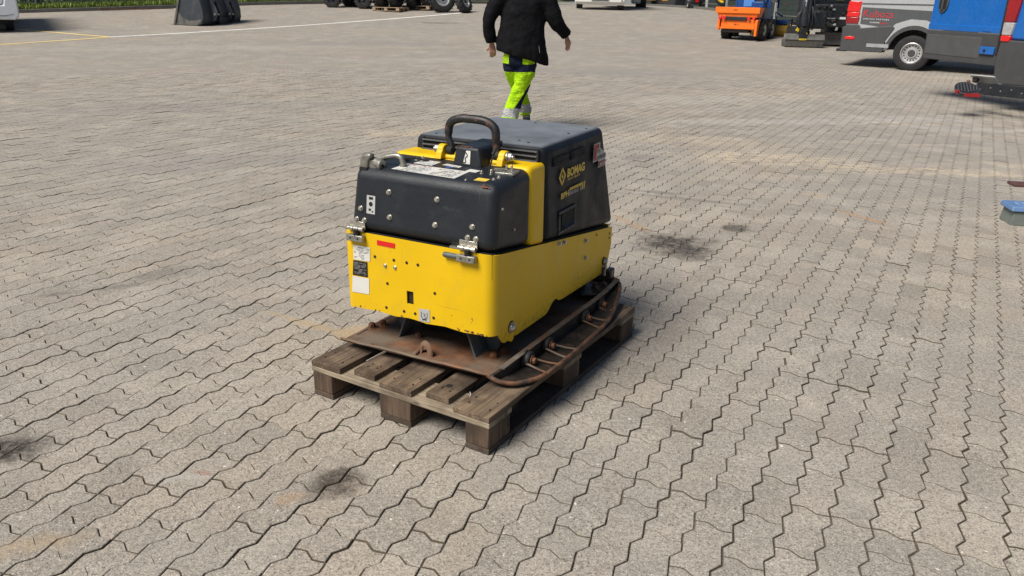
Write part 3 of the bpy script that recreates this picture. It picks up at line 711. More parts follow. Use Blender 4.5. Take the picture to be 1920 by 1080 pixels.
# --- lower yellow guard: one bent sheet, left side - front - right side
RC = .042; AW = .655; TOP = lambda b: .611 - .1475 * max(b, 0) ** 1.0 if b < 1.2 else 0
path = []   # (a, b)
for b in (1.10, .95, .8, .6, .45, .3, .17, .10): path.append((AW - .008 * 0, b))
for k_ in range(7):
    th = math.pi / 2 * k_ / 6; path.append((AW - RC + RC * math.cos(th), RC - RC * math.sin(th)))
fa = [.56, .50, .42, .365, .335, .28, .2, .12]
for a in fa: path.append((a, 0.))
for k_ in range(7):
    th = math.pi / 2 * k_ / 6; path.append((RC - RC * math.sin(th), RC - RC * math.cos(th)))
bs = [.055, .075, .09, .105, .117, .121, .137, .153, .157, .162, .175, .20, .25, .30, .36, .43, .455, .475, .50, .525, .54, .562, .60, .7, .8, .9, 1.031, 1.10, 1.13]
for b in bs: path.append((0., b))
def zbot(a, b):
    if b < 1e-6: return .307 + .003 * math.sin(a * 40)
    if a > AW / 2: return .302 - .02 * min(b, .3) - (.03 if .10 < b < .2 else 0)
    if b <= RC: return .307 - .002 * b / RC
    tb = [(.042, .302), (.075, .262), (.09, .256), (.105, .254), (.117, .258), (.121, .262), (.137, .266), (.153, .270), (.157, .272), (.162, .262), (.175, .2525), (.43, .2465), (.455, .252), (.475, .268), (.50, .281), (.525, .284), (.54, .278), (.562, .266), (.6, .262), (1.031, .242), (1.10, .285), (1.13, .36)]
    for (x0, z0), (x1, z1) in zip(tb, tb[1:]):
        if b <= x1: return z0 + (z1 - z0) * (b - x0) / (x1 - x0)
    return tb[-1][1]
rows = 5; vs = []
for a, b in path:
    zb, zt = zbot(a, b), TOP(b)
    if b < 1e-6 or b <= RC: zs = [zb, .367, .418, .53, zt]
    else: zs = [zb, zb + (zt - zb) * .2, zb + (zt - zb) * .36, zb + (zt - zb) * .72, zt]
    if a == 0 and .121 <= b <= .153: zs[0:3] = [zb, .288 if False else zb + .012, .325]
    for z in zs: vs.append(A(a, b, z))
fs = []
for i in range(len(path) - 1):
    for r_ in range(rows - 1):
        a0_, b0_ = path[i]; a1_, b1_ = path[i + 1]
        if r_ == 1 and b0_ == 0 and b1_ == 0 and abs(a0_ - .365) < 1e-6: continue          # the slot
        fs.append((i * rows + r_, (i + 1) * rows + r_, (i + 1) * rows + r_ + 1, i * rows + r_ + 1))
mb = MB(); mb.add(vs, fs); 
guard = mb.build('lower_guard', M['yguard'], cmp_, bevel=0, solid=.005)
guard.data.polygons.foreach_set('use_smooth', [True] * len(guard.data.polygons))
mb = MB(); mb.box(A(AW / 2, 1.11, .40), (AW - .02, .006, .12)); mb.build('rear_guard', M['yellow'], cmp_)
# rubber edge seal and slot liner
mb = MB(); mb.box(A(.35, .035, .392), (.032, .05, .053)); mb.build('slot_recess', M['yellhole'], cmp_)
# soft rim inside upper edge (dark gap)
mb = MB(); mb.prism([(.012, .52), (1.10, .40), (1.10, .455), (.012, .612)], 'x', -.012, -(AW - .012)); mb.build('gap_seal', M['dark'], cmp_)
def disc(name, p, nrm, r, m, parent=cmp_, h=.0012, seg=14):
    mb = MB(); p = Vector(p); mb.cyl(p - Vector(nrm) * .0005, p + Vector(nrm) * h, r, seg); return mb.build(name, m, parent, smooth=False)
for a, z in ((.504, .526), (.418, .527), (.361, .527), (.312, .527), (.451, .430), (.241, .431), (.460, .332), (.379, .333), (.329, .334), (.248, .334)):
    d = disc('hole', A(a, 0, z), (0, -1, 0), .0058, M['zinc'] if False else M['yellhole'])
for a, z in ((.458, .499), (.414, .499)): hexbolt('bolt', A(a, 0, z), (0, -1, 0), .0055, .006, M['zinc'], cmp_)
for b, z in ((.536, .517), (.582, .510), (.814, .458), (.818, .379)): hexbolt('bolt', A(0, b, z), (1, 0, 0), .0085, .010, M['zinc'], cmp_)
for b, z in ((.938, .453), (1.10, .419), (1.10, .398)): disc('hole', A(0, b, z), (1, 0, 0), .0055, M['yellhole'])
# corner hook bolts in their notches
disc('hole', A(0, .137, .302), (1, 0, 0), .024, M['yellhole'])
mb = MB(); mb.ball(A(-.006, .137, .300), .0165, 14, (.7, 1, 1)); mb.cyl(A(-.0005, .137, .300), A(-.005, .137, .300), .021, 18); mb.build('corner_bolt', M['zinc'], cmp_)
mb = MB(); mb.cyl(A(-.002, .140, .262), A(.012, .140, .262), .019, 14); mb.build('corner_cleat', M['yellow2'], cmp_)
disc('hole', A(0, 1.045, .30), (1, 0, 0), .020, M['yellhole'])
mb = MB(); mb.ball(A(-.008, 1.045, .30), .018, 12, (.7, 1, 1)); mb.cyl(A(.0, 1.045, .275), A(-.014, 1.045, .275), .014, 12); mb.build('corner_bolt', M['steel'], cmp_)
# chips and rust at the lower front edge
mb = MB(); rr = random.Random(5)
for _ in range(26):
    a = rr.choice((rr.uniform(.02, .15), rr.uniform(.02, .62))); z = .3105 + abs(rr.gauss(0, .002)); s_ = rr.uniform(.0015, .005)
    mb.cyl(A(a, -.0002, z), A(a, -.0008, z), s_, 7)
for a, z, s_ in ((.085, .365, .003), (.083, .358, .002), (.088, .35, .0015), (.17, .36, .002)): mb.cyl(A(a, -.0002, z), A(a, -.0008, z), s_, 6)
mb.build('rust_chips', M['rust2'], cmp_)

# --- stickers on the guard front
F = lambda a, z: A(a, -.0002, z)
M['plate1'] = printed('type_plate_print', (.66, .65, .58), (.05, .05, .05), 12, 9, .47)
M['plate2'] = printed('black_plate_print', (.02, .022, .026), (.40, .41, .42), 13, 7, .40)
def print_lines(name, fn, u0, u1, v0, v1, rows, m, seed, th=.45, gap=.35, parent=None):
    rr = random.Random(seed); mb = MB(); dv = (v1 - v0) / rows
    for r_ in range(rows):
        u = u0; sg = 1 if u1 > u0 else -1
        while (u1 - u) * sg > .004:
            L_ = rr.uniform(.005, .022)
            if rr.random() > gap:
                e = u + sg * min(L_, abs(u1 - u)); va = v0 + dv * (r_ + .25); vb = va + dv * th
                mb.add([fn(u, va), fn(e, va), fn(e, vb), fn(u, vb)], [(0, 1, 2, 3)])
            u += sg * (L_ + .0035)
    o = mb.build(name, m, parent or cmp_, smooth=False); o['kind'] = 'stuff'; return o
FT = lambda a, z: A(a, -.0020, z)
patch('type_plate', [F(.604, .4985), F(.527, .5025), F(.525, .5585), F(.603, .5575)], M['white'], cmp_)
print_lines('plate_print', FT, .600, .552, .505, .545, 8, M['ink'], 1, .32); print_lines('plate_print', FT, .560, .532, .530, .541, 3, M['ink'], 2, .35)
patch('notice_plate', [F(.612, .436), F(.541, .438), F(.540, .498), F(.606, .496)], M['ink'], cmp_)
print_lines('notice_print', FT, .603, .546, .443, .492, 10, M['logog'], 3, .34, .2)
patch('white_sticker', [F(.620, .366), F(.538, .370), F(.535, .434), F(.613, .432)], M['white'], cmp_)
patch('red_sticker', [F(.491, .574), F(.411, .573), F(.410, .592), F(.491, .593)], M['red'], cmp_)
patch('hook_symbol', [F(.312, .309), F(.264, .312), F(.264, .362), F(.311, .359)], M['greys'], cmp_)
mb = MB(); c0 = (.288, .332)
for k_ in range(6): 
    a_ = .306 - k_ * .0075; mb.box(F(a_, .352), (.003, .0012, .004), (0, .5, 0))
mb.box(F(.288, .3495), (.042, .0012, .0016))
ptsr = [A(.288 + .013 * math.cos(t_), -.0018, .334 + .015 * math.sin(t_)) for t_ in np.linspace(-.2, -math.pi + .2, 9)]
mb.tube([A(.301, -.0018, .348)] + ptsr[::1] + [A(.275, -.0018, .348)], .0012, 5)
mb.tube([A(.294, -.0018, .344), A(.284, -.0018, .341), A(.290, -.0018, .333), A(.281, -.0018, .328), A(.288, -.0018, .320), A(.297, -.0018, .3165)], .0014, 5)
mb.tube([A(.279, -.0018, .3165), A(.296, -.0018, .322)], .0014, 5)
mb.build('symbol_print', M['ink'], cmp_)
text('plate_lettering', 'BOMAG', A(.580, -.0014, .5475), (1, 0, 0), (0, 0, 1), .026, .0045, M['ink'], cmp_, .02)
text('plate_lettering', 'CE', A(.540, -.0014, .544), (1, 0, 0), (0, 0, 1), .011, .007, M['ink'], cmp_, .01)

# --- latches between hood and guard
def latch(a0):
    mb = MB(); mb.box(A(a0, -.012, .590), (.074, .022, .024)); l_ = mb.build('latch_block', M['steel'], cmp_, bevel=.002)
    for d in (-.017, .017): disc('latch_rivet', A(a0 + d, -.023, .591), (0, -1, 0), .0035, M['dark'], l_)
    mb = MB(); mb.cyl(A(a0 - .004, -.011, .600), A(a0 - .004, -.011, .622), .012, 14); mb.build('latch_pin', M['dark'], cmp_)
    mb = MB(); mb.box(A(a0 + .002, .004, .636), (.072, .004, .028)); mb.cyl(A(a0 + .037, -.006, .624), A(a0 - .033, -.006, .624), .0085, 12); mb.build('hinge', M['zinc'], cmp_, bevel=.001)
    mb = MB()
    for d in (.012, -.012): mb.cyl(A(a0 + d + .001, -.006, .624), A(a0 + d - .001, -.006, .624), .0092, 12)
    mb.build('hinge_joint', M['dark'], cmp_)
latch(.580); latch(.100)
mb = MB(); mb.cyl(A(.196, -.009, .590), A(.138, -.009, .590), .0095, 14); mb.build('latch_lever', M['gpaint'], cmp_, bevel=.003)
patch('slot_opening', [F(.200, .577), F(.14, .577), F(.14, .590), F(.200, .590)], M['dark'], cmp_)
mb = MB(); mb.box(A(.145, .012, .6165), (.068, .018, .007)); mb.build('hinge_strip', M['zinc'], cmp_)

# --- front hood
def hullpart(name, corners_b, corners_t, m, bev, seg=4, parent=cmp_):
    mb = MB(); mb.hull8([A(*p) for p in corners_b], [A(*p) for p in corners_t]); return mb.build(name, m, parent, bevel=bev, seg=seg)
# corner order counter-clockwise seen from above in (x right, y away): left-near, right-near, right-far, left-far
hood = hullpart('front_hood', [(.622, .003, .617), (.003, .003, .617), (.004, .292, .574), (.622, .292, .574)],
                [(.603, .028, .848), (.006, .026, .848), (.008, .300, .862), (.603, .300, .862)], M['black'], .036, 6)
# yellow tank cover between the hoods
ty = hullpart('tank_cover', [(.632, .285, .570), (.001, .285, .570), (.001, .405, .55), (.632, .405, .55)],
              [(.602, .270, .868), (.006, .270, .868), (.006, .41, .868), (.602, .41, .868)], M['yellow'], .022, 5)
# rear hood
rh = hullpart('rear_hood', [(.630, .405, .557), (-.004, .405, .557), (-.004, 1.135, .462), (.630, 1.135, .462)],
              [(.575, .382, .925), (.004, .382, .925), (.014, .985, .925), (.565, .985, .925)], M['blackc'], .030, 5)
# grille face in the front of the rear hood
for a0, a1 in ((.535, .315), (.215, .030)):
    mb = MB(); mb.box(A((a0 + a1) / 2, .392, .874), (a0 - a1, .028, .078)); mb.build('grille_opening', M['dark'], cmp_)
    for z in (.850, .868, .886, .904):
        mb = MB(); mb.box(A((a0 + a1) / 2, .376, z), (a0 - a1, .012, .006), (-.5, 0, 0)); mb.build('grille_slat', M['black'], cmp_)
    for a in (a0, a1):
        mb = MB(); mb.box(A(a, .379, .876), (.010, .012, .08)); mb.build('grille_frame', M['black'], cmp_)
# side vents
for b0, b1 in ((.458, .598), (.622, .766)):
    for z in (.866, .848):
        mb = MB(); mb.box(A(.0035, (b0 + b1) / 2, z - .0015), (.012, b1 - b0, .013)); v_ = mb.build('vent_slot', M['dark'], cmp_)
    for z in (.857,):
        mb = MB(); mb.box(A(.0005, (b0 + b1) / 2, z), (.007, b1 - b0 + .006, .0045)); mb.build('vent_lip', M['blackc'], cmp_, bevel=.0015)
# recessed grip
mb = MB()
g0 = (.512, .680, .552, .660)
def frame_y(mb, b0, b1, z0, z1, t, x0, x1):
    mb.box(((x0 + x1) / 2, (b0 + b1) / 2, z1 - t / 2), (x1 - x0, b1 - b0, t)); mb.box(((x0 + x1) / 2, (b0 + b1) / 2, z0 + t / 2), (x1 - x0, b1 - b0, t))
    mb.box(((x0 + x1) / 2, b0 + t / 2, (z0 + z1) / 2), (x1 - x0, t, z1 - z0 - 2 * t)); mb.box(((x0 + x1) / 2, b1 - t / 2, (z0 + z1) / 2), (x1 - x0, t, z1 - z0 - 2 * t))
frame_y(mb, .512, .678, .556, .654, .016, .000, .0075); mb.build('grip_frame', M['black'], cmp_, bevel=.004)
mb = MB(); mb.box((.0028, .606, .605), (.004, .118, .062)); mb.build('grip_recess', M['dark'], cmp_)
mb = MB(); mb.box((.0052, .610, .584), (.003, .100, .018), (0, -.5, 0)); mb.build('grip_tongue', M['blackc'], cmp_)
# lettering on the right side
X = .0046
def side_text(name, s_, b0, z0, w_, h_, m, bold=.02, sl=0, sp=1.0):
    return text(name, s_, (X + .0003, b0, z0), (0, 1, sl), (0, 0, 1), w_, h_, m, cmp_, bold, .0006, sp)
side_text('brand_lettering', 'BOMAG', .578, .777, .172, .036, M['logoy'], .04)
side_text('brand_small_lettering', 'FAYAT GROUP', .585, .764, .118, .0095, M['logoy'], .01)
def dia(b, z, rb, rz): return [(X, b - rb, z), (X, b, z - rz), (X, b + rb, z), (X, b, z + rz)]
mb = MB()
def quadring(b, z, r1, r0, gap):
    for s_ in (-1, 1):
        o_ = [(X + .0008, b + s_ * gap, z - r1[1]), (X + .0008, b + s_ * (r1[0] + gap), z), (X + .0008, b + s_ * gap, z + r1[1]), (X + .0008, b + s_ * gap, z + r0[1]), (X + .0008, b + s_ * (r0[0] + gap), z), (X + .0008, b + s_ * gap, z - r0[1])]
        o2 = [(q[0] - .0006, q[1], q[2]) for q in o_]
        mb.add(o_ + o2, [(0, 1, 4, 5), (1, 2, 3, 4), (6, 7, 10, 11), (7, 8, 9, 10)])
quadring(.532, .790, (.030, .036), (.017, .021), .002); quadring(.532, .790, (.009, .010), (.0, .0), .0005)
mb.build('brand_emblem', M['logoy'], cmp_, smooth=False)
side_text('model_lettering', 'BPH', .526, .700, .075, .024, M['logoy'], .03, 0)
side_text('model_lettering', '80/65 S', .604, .700, .125, .017, M['logog'], .03, 0)
for k_ in range(9):
    b0 = .606 + k_ * .018; patch('model_stripe', [(X, b0, .7195), (X, b0 + .013, .7195), (X, b0 + .017, .731 if k_ < 7 else .731), (X, b0 + .004, .731)] if k_ < 7 else [(X, b0, .700), (X, b0 + .008, .700), (X, b0 + .013, .731), (X, b0 + .005, .731)], M['logoy'], cmp_, .0002)
# dealer sticker
XT = .0035
pts_ = [(XT, .838, .802), (XT, .862, .775), (XT, .975, .752), (XT, .975, .790), (XT, .965, .822), (XT, .925, .830), (XT, .90, .850), (XT, .880, .862), (XT, .838, .870)]
patch('dealer_sticker', [(XT, .845, .792), (XT, .905, .792), (XT, .905, .760), (XT, .985, .760), (XT, .985, .812), (XT, .915, .845), (XT, .915, .868), (XT, .850, .868)], M['greys'], cmp_, .0006)
patch('dealer_sticker_red', [(XT, .849, .798), (XT, .868, .798), (XT, .880, .846), (XT, .900, .846), (XT, .900, .864), (XT, .852, .864)], M['logor'], cmp_, .0014)
patch('dealer_sticker_red', [(XT, .909, .764), (XT, .982, .764), (XT, .982, .784), (XT, .909, .784)], M['logor'], cmp_, .0014)
text('dealer_lettering', 'LAURIDSEN', (XT + .0024, .876, .797), (0, 1, -.0), (0, 0, 1), .104, .016, M['ink'], cmp_, .02)
text('dealer_lettering', 'MASKINER', (XT + .0026, .912, .767), (0, 1, 0), (0, 0, 1), .068, .013, M['white'], cmp_, .01)
text('dealer_lettering', 'PJ', (XT + .0024, .888, .822), (0, 1, 0), (0, 0, 1), .024, .018, M['ink'], cmp_, .02)

# --- front hood details
def HF(z, off=.0): return .003 + (z - .617) * .0249 / .229 - off
for a, z in ((.444, .774), (.238, .774), (.568, .699), (.585, .657), (.550, .657), (.437, .684), (.242, .684), (.091, .699), (.107, .659), (.074, .659)):
    hexbolt('hood_bolt', A(a, HF(z) + .0, z), (0, -1, .1), .0078, .009, M['zinc'], cmp_, 1.35)
for b, z in ((.064, .762), (.152, .668)): hexbolt('hood_screw', (.001 if False else -.006, b, z), (1, 0, 0), .0045, .006, M['zinc'], cmp_, 1.3)
g_ = lambda a, z: A(a, HF(z, .0005), z)
patch('lock_sticker', [g_(.541, .685), g_(.503, .685), g_(.503, .752), g_(.541, .752)], M['greys'], cmp_)
disc('lock_hole', A(.522, HF(.763), .764), (0, -1, .1), .0085, M['dark']); disc('lock_hole', A(.522, HF(.721, .0018), .721), (0, -1, .1), .0085, M['dark'])
mb = MB(); mb.box(A(.522, HF(.742, .0022), .742), (.018, .0008, .010)); mb.box(A(.526, HF(.7, .0022), .700), (.010, .0008, .009)); mb.box(A(.514, HF(.695, .0022), .694), (.006, .0008, .006)); mb.build('lock_symbol', M['ink'], cmp_)
# worn patch on the hood corner
mb = MB(); rr = random.Random(8)
for _ in range(10):
    mb.ball(A(.045 + rr.gauss(0, .012), .034 + rr.gauss(0, .004), .838 + rr.gauss(0, .0025)), rr.uniform(.003, .007), 7, (1.4, .8, .35))
mb.build('rust_patch', M['rust2'], cmp_)
# top of hood: decals follow the slight slope z = .846 + (b-.03)*.059
TZ = lambda b: .846 + (b - .028) * .0588 + .0004
T = lambda a, b: A(a, b, TZ(b))
M['decal'] = printed('instruction_decal_print', (.60, .60, .58), (.16, .15, .16), 9, 24, .5, up=1)
M['decal2'] = printed('small_decal_print', (.62, .61, .57), (.10, .10, .10), 4, 10, .5, up=1)
patch('instruction_decal', [T(.462, .062), T(.186, .050), T(.186, .150), T(.452, .150)], M['white'], cmp_)
TT_ = lambda a, b: (Vector(T(a, b)) + Vector((0, 0, .0018)))
print_lines('decal_print', TT_, .445, .325, .060, .128, 8, M['ink'], 5, .34, .3); print_lines('decal_print', TT_, .300, .200, .058, .140, 9, M['ink'], 6, .34, .3); print_lines('decal_print', TT_, .448, .340, .132, .146, 2, M['logor'], 7, .6, .15)
patch('instruction_decal', [T(.436, .165), T(.355, .160), T(.352, .222), T(.430, .226)], M['decal2'], cmp_)
patch('instruction_decal', [T(.325, .190), T(.248, .180), T(.248, .203), T(.320, .212)], M['decal2'], cmp_)
patch('warning_decal', [T(.205, .153), T(.160, .150), T(.156, .180), T(.200, .184)], M['white'], cmp_)
patch('yellow_decal', [T(.116, .060), T(.070, .060), T(.070, .096), T(.116, .096)], M['logoy'], cmp_)
mb = MB(); mb.cyl(T(.285, .172), Vector(T(.285, .172)) + Vector((0, 0, .0015)), .015, 18); mb.build('blue_decal', M['blue'], cmp_)
for a, b, r_, h_ in ((.441, .235, .0065, .010), (.452, .21, .0065, .010), (.135, .150, .006, .010), (.108, .172, .0085, .012), (.100, .155, .006, .008), (.141, .052, .0045, .004), (.057, .098, .006, .006), (.052, .125, .006, .007), (.05, .215, .005, .024), (.078, .228, .005, .018)):
    hexbolt('hood_bolt', T(a, b), (0, 0, 1), r_, h_, M['zinc'], cmp_, 1.4)
mb = MB(); mb.box(T(.062, .205), (.070, .070, .010), (0, 0, .1)); mb.box(Vector(T(.085, .19)) + Vector((0, 0, .01)), (.04, .02, .012), (0, 0, .6)); mb.build('sensor_plate', M['steel'], cmp_, bevel=.002)
mb = MB(); mb.tube(smoothpath([T(.47, .20), Vector(T(.49, .17)) + Vector((0, 0, .012)), Vector(T(.44, .18)) + Vector((0, 0, .016)), T(.40, .215)], 4), .004, 6); mb.build('cable', M['rubber'], cmp_)
# antenna rod
mb = MB(); mb.tube([T(.108, .150), A(.100, .156, .90), A(.088, .168, .945)], .0032, 8); mb.tube([A(.096, .158, .925), A(.088, .168, .948)], .0052, 8); mb.build('antenna', M['rubber'], cmp_)
# shackle hook and release handle at the hood's left corner
mb = MB(); mb.box(A(.568, .06, .838), (.034, .05, .02)); mb.build('hook_recess', M['dark'], cmp_)
hk = [A(.562, .050, .805), A(.572, .046, .835), A(.588, .043, .862), A(.588, .043, .885), A(.574, .045, .898), A(.556, .047, .902)]
hp_ = [(.571, .805), (.583, .838), (.587, .856), (.586, .880), (.575, .891), (.541, .899), (.535, .888), (.549, .874), (.553, .852), (.549, .832), (.556, .805)]
mb = MB(); mb.prism([(-a, z) for a, z in hp_], 'y', .040, .068); mb.build('lifting_hook', M['steel'], cmp_, bevel=.006, seg=3)
mb = MB(); mb.cyl(A(.566, .075, .868), A(.500, .058, .860), .0175, 14); mb.cyl(A(.507, .0585, .860), A(.496, .057, .859), .0195, 16); mb.box(A(.533, .066, .846), (.048, .03, .058), (0, 0, .1)); mb.build('hook_body', M['steel'], cmp_, bevel=.003)
disc('hook_screw', A(.4955, .0565, .857), Vector((.97, -.2, 0)), .006, M['dark'])
hd = [A(.530, .095, .874), A(.500, .098, .884), A(.462, .102, .890), A(.446, .104, .882), A(.440, .105, .862), A(.446, .105, .852)]
mb = MB(); mb.tube(smoothpath(hd, 4), .0105, 10); mb.build('hook_handle', M['steel'], cmp_)
# --- central lifting-point housing
hs_ = hullpart('lifting_housing', [(.300, .215, .850), (.172, .215, .850), (.172, .40, .850), (.300, .40, .850)],
               [(.285, .222, .926), (.190, .222, .926), (.190, .41, .930), (.285, .41, .930)], M['black'], .010, 3)
mb = MB(); rr = random.Random(12)
for _ in range(16): mb.ball(A(rr.uniform(.195, .28), rr.choice((.226, .226, .30)) + abs(rr.gauss(0, .004)), .9262), rr.uniform(.002, .006), 6, (1.5, 1, .25))
mb.build('rust_patch', M['rust2'], cmp_)
sx = lambda a, z: A(a, .2142 + (z - .85) * .092, z)
patch('hook_sticker', [sx(.252, .866), sx(.222, .866), sx(.222, .914), sx(.240, .914)], M['white'], cmp_, .001)
mb = MB(); mb.tube(smoothpath([A(.243, .2175, .908), A(.234, .2170, .896), A(.243, .2160, .886), A(.240, .2150, .872), A(.252, .2145, .870), A(.256, .2150, .878)], 4), .0022, 6); mb.build('hook_print', M['ink'], cmp_)
# lugs, cross pin and big bolts
for a0 in (.384, .122):
    mb = MB(); poly = [(.250, .862), (.335, .862), (.330, .892)] + [(.29 + .026 * math.cos(t_), .893 + .022 * math.sin(t_)) for t_ in np.linspace(0, math.pi, 9)] + [(.258, .89)]
    mb.prism(poly, 'x', -(a0 + .013), -(a0 - .013)); mb.build('lifting_lug', M['yellow2'], cmp_, bevel=.003)
mb = MB(); mb.cyl(A(.40, .285, .868), A(.295, .285, .868), .011, 14); mb.cyl(A(.172, .285, .868), A(.12, .285, .868), .011, 14); mb.build('cross_pin', M['yellow2'], cmp_)
for a0, s_ in ((.399, -1), (.108, 1)):
    mb = MB(); mb.cyl(A(a0, .29, .893), A(a0 - s_ * .006, .29, .893), .019, 18); mb.cyl(A(a0 - s_ * .006, .29, .893), A(a0 - s_ * .020, .29, .893), .0155, 6); mb.cyl(A(a0 - s_ * .02, .29, .893), A(a0 - s_ * .026, .29, .893), .009, 12); mb.build('lug_bolt', M['zinc'], cmp_, bevel=.0015)
for a0 in (.352, .152):
    mb = MB(); mb.cyl(A(a0 + .012, .29, .893), A(a0 - .012, .29, .893), .017, 14); mb.build('handle_bush', M['rubber'], cmp_, bevel=.003)
# handle
hp = [(.347, .895), (.352, .915), (.362, .935), (.363, .965), (.357, .990), (.338, 1.006), (.305, 1.015), (.275, 1.016), (.24, 1.016), (.208, 1.013), (.182, 1.004), (.164, .988), (.160, .965), (.160, .935), (.157, .912), (.156, .893)]
mb = MB(); sm = smoothpath([A(a, .295, z) for a, z in hp], 4); rr_ = [.0158 if 10 < i < len(sm) - 10 else .0128 for i in range(len(sm))]
mb.tube(sm, .0125, 12, rr=rr_); mb.build('lifting_handle', M['rubberh'], cmp_)
# small clips on the rear hood's top
mb = MB()
for a, b in ((.50, .42), (.44, .43), (.10, .44), (.15, .46), (.06, .72), (.05, .88), (.30, .9)): mb.cyl(A(a, b, .9245), A(a, b, .9265), .006, 8)
mb.build('top_rivets', M['dark'], cmp_)
# ================================================================== PERSON
M['skin'] = mat('skin', (.42, .22, .16), .5, var=.15, vs=20)
M['jacket'] = mat('black_softshell', (.006, .006, .0075), .85, var=.3, vs=5, bump=(14, .012), spec=.12)
M['hair'] = mat('brown_hair', (.05, .03, .02), .6, var=.3, vs=60)
M['shoe'] = mat('grey_work_shoe', (.22, .215, .20), .7, var=.25, vs=15)
M['sole'] = mat('black_sole', (.012, .012, .012), .8)
def hivis():
    k = NT('hi_vis_trousers'); tc = k.n('TexCoord').outputs['Object']; sp = k.n('SeparateXYZ'); k.l(tc, sp.inputs[0]); x, y, z = sp.outputs
    n = k.noise(tc, 7, 4); n2 = k.noise(tc, 40, 4)
    zz = k.math('ADD', z, k.mapr(n, .3, .7, -.012, .012))
    c = k.mix(k.mapr(n, .3, .7), (.31, .57, .004), (.43, .72, .008))
    c = k.mix(k.mapr(n2, .62, .74, 0, .5), c, (.16, .20, .05))
    def band(v, a, b): return k.math('MULTIPLY', k.math('GREATER_THAN', v, a), k.math('LESS_THAN', v, b))
    navy = (.006, .010, .032)
    # seat yoke: navy with two lime pockets
    xs = k.math('ADD', x, k.math('MULTIPLY', zz, .12))
    c = k.mix(band(zz, .64, .90), c, navy)
    c = k.mix(k.math('MULTIPLY', band(zz, .73, .90), band(x, .10, .235)), c, (.45, .76, .008))
    c = k.mix(k.math('MULTIPLY', band(zz, .73, .90), band(x, -.30, -.055)), c, (.45, .76, .008))
    slope = k.math('SUBTRACT', zz, k.math('MULTIPLY', x, .30))
    c = k.mix(k.math('MULTIPLY', band(zz, .50, .64), k.math('GREATER_THAN', k.math('MULTIPLY', k.math('SUBTRACT', x, -.02), 1.0), .0)), c, c)
    # knee and shin panel on the inner right side
    kp = k.math('MULTIPLY', band(zz, .22, .50), k.math('GREATER_THAN', k.math('SUBTRACT', x, k.math('MULTIPLY', k.math('SUBTRACT', zz, .22), .62)), .005))
    kp = k.math('MULTIPLY', kp, k.math('LESS_THAN', y, .16)); c = k.mix(kp, c, navy)
    c = k.mix(band(zz, .135, .235), c, (.42, .43, .43))
    k.setv('Base Color', c); k.setv('Roughness', .8); k.bump(k.noise(k.scalev(tc, (9, 9, 22)), 1.4, 4, .6, 1.2), .9, .03); k.b.inputs['Specular IOR Level'].default_value = .2
    return k.m
M['hivis'] = hivis()
def ering(c, rx, ry, n=16, d=(0, 0, 1), twist=0):
    d = Vector(d).normalized(); xa = Vector((1, 0, 0)); xa = (xa - d * xa.dot(d)).normalized(); ya = d.cross(xa)
    return [Vector(c) + xa * rx * math.cos(2 * math.pi * i / n + twist) + ya * ry * math.sin(2 * math.pi * i / n + twist) for i in range(n)]
def limb(mb, pts, radii, n=14, flat=1.0):
    P_ = smoothpath(pts, 5); m = len(P_); rs = [np.interp(i / (m - 1) * (len(pts) - 1), range(len(pts)), radii) for i in range(m)]
    mb.tube(P_, 1, n, rr=rs, sq=flat)
def remesh(o, vox, smooth_it=2, disp=None):
    md = o.modifiers.new('remesh', 'REMESH'); md.mode = 'VOXEL'; md.voxel_size = vox; md.use_smooth_shade = True
    ms = o.modifiers.new('smooth', 'SMOOTH'); ms.iterations = smooth_it; ms.factor = .6
    if disp:
        tx = bpy.data.textures.new('folds', 'CLOUDS'); tx.noise_scale = disp[0]; tx.noise_depth = 2
        dm = o.modifiers.new('folds', 'DISPLACE'); dm.texture = tx; dm.strength = disp[1]; dm.mid_level = .5
PX, PY = -.03, 9.30
mb = MB()
# body: torso, head, arms, legs as one surface
mb.loft([ering((.06, 0, .80), .15, .11), ering((.07, .0, .95), .15, .105), ering((.09, .01, 1.1), .145, .10), ering((.10, .01, 1.3), .18, .11), ering((.10, .0, 1.44), .17, .09), ering((.10, .01, 1.52), .06, .06), ering((.10, .02, 1.58), .058, .06)])
mb.ball((.10, .03, 1.68), .105, 18, (.78, .95, 1.18)); mb.ball((.10, .13, 1.655), .02, 8, (.8, 1.3, 1.2))
for s_ in (-1, 1): mb.ball((.10 + .084 * s_, .03, 1.665), .024, 8, (.4, 1, 1.3))
LS, LE, LW = (-.12, 0, 1.45), (-.27, -.03, 1.19), (-.255, .04, .955)
RS, RE, RW = (.31, 0, 1.45), (.43, -.03, 1.20), (.565, .09, 1.04)
limb(mb, [LS, LE, LW], [.055, .045, .030]); limb(mb, [RS, RE, RW], [.055, .045, .030])
limb(mb, [(.15, 0, .82), (.085, .02, .46), (-.045, -.03, .10)], [.085, .055, .04]); limb(mb, [(-.01, .03, .82), (.05, .25, .47), (.16, .42, .12)], [.085, .055, .04])
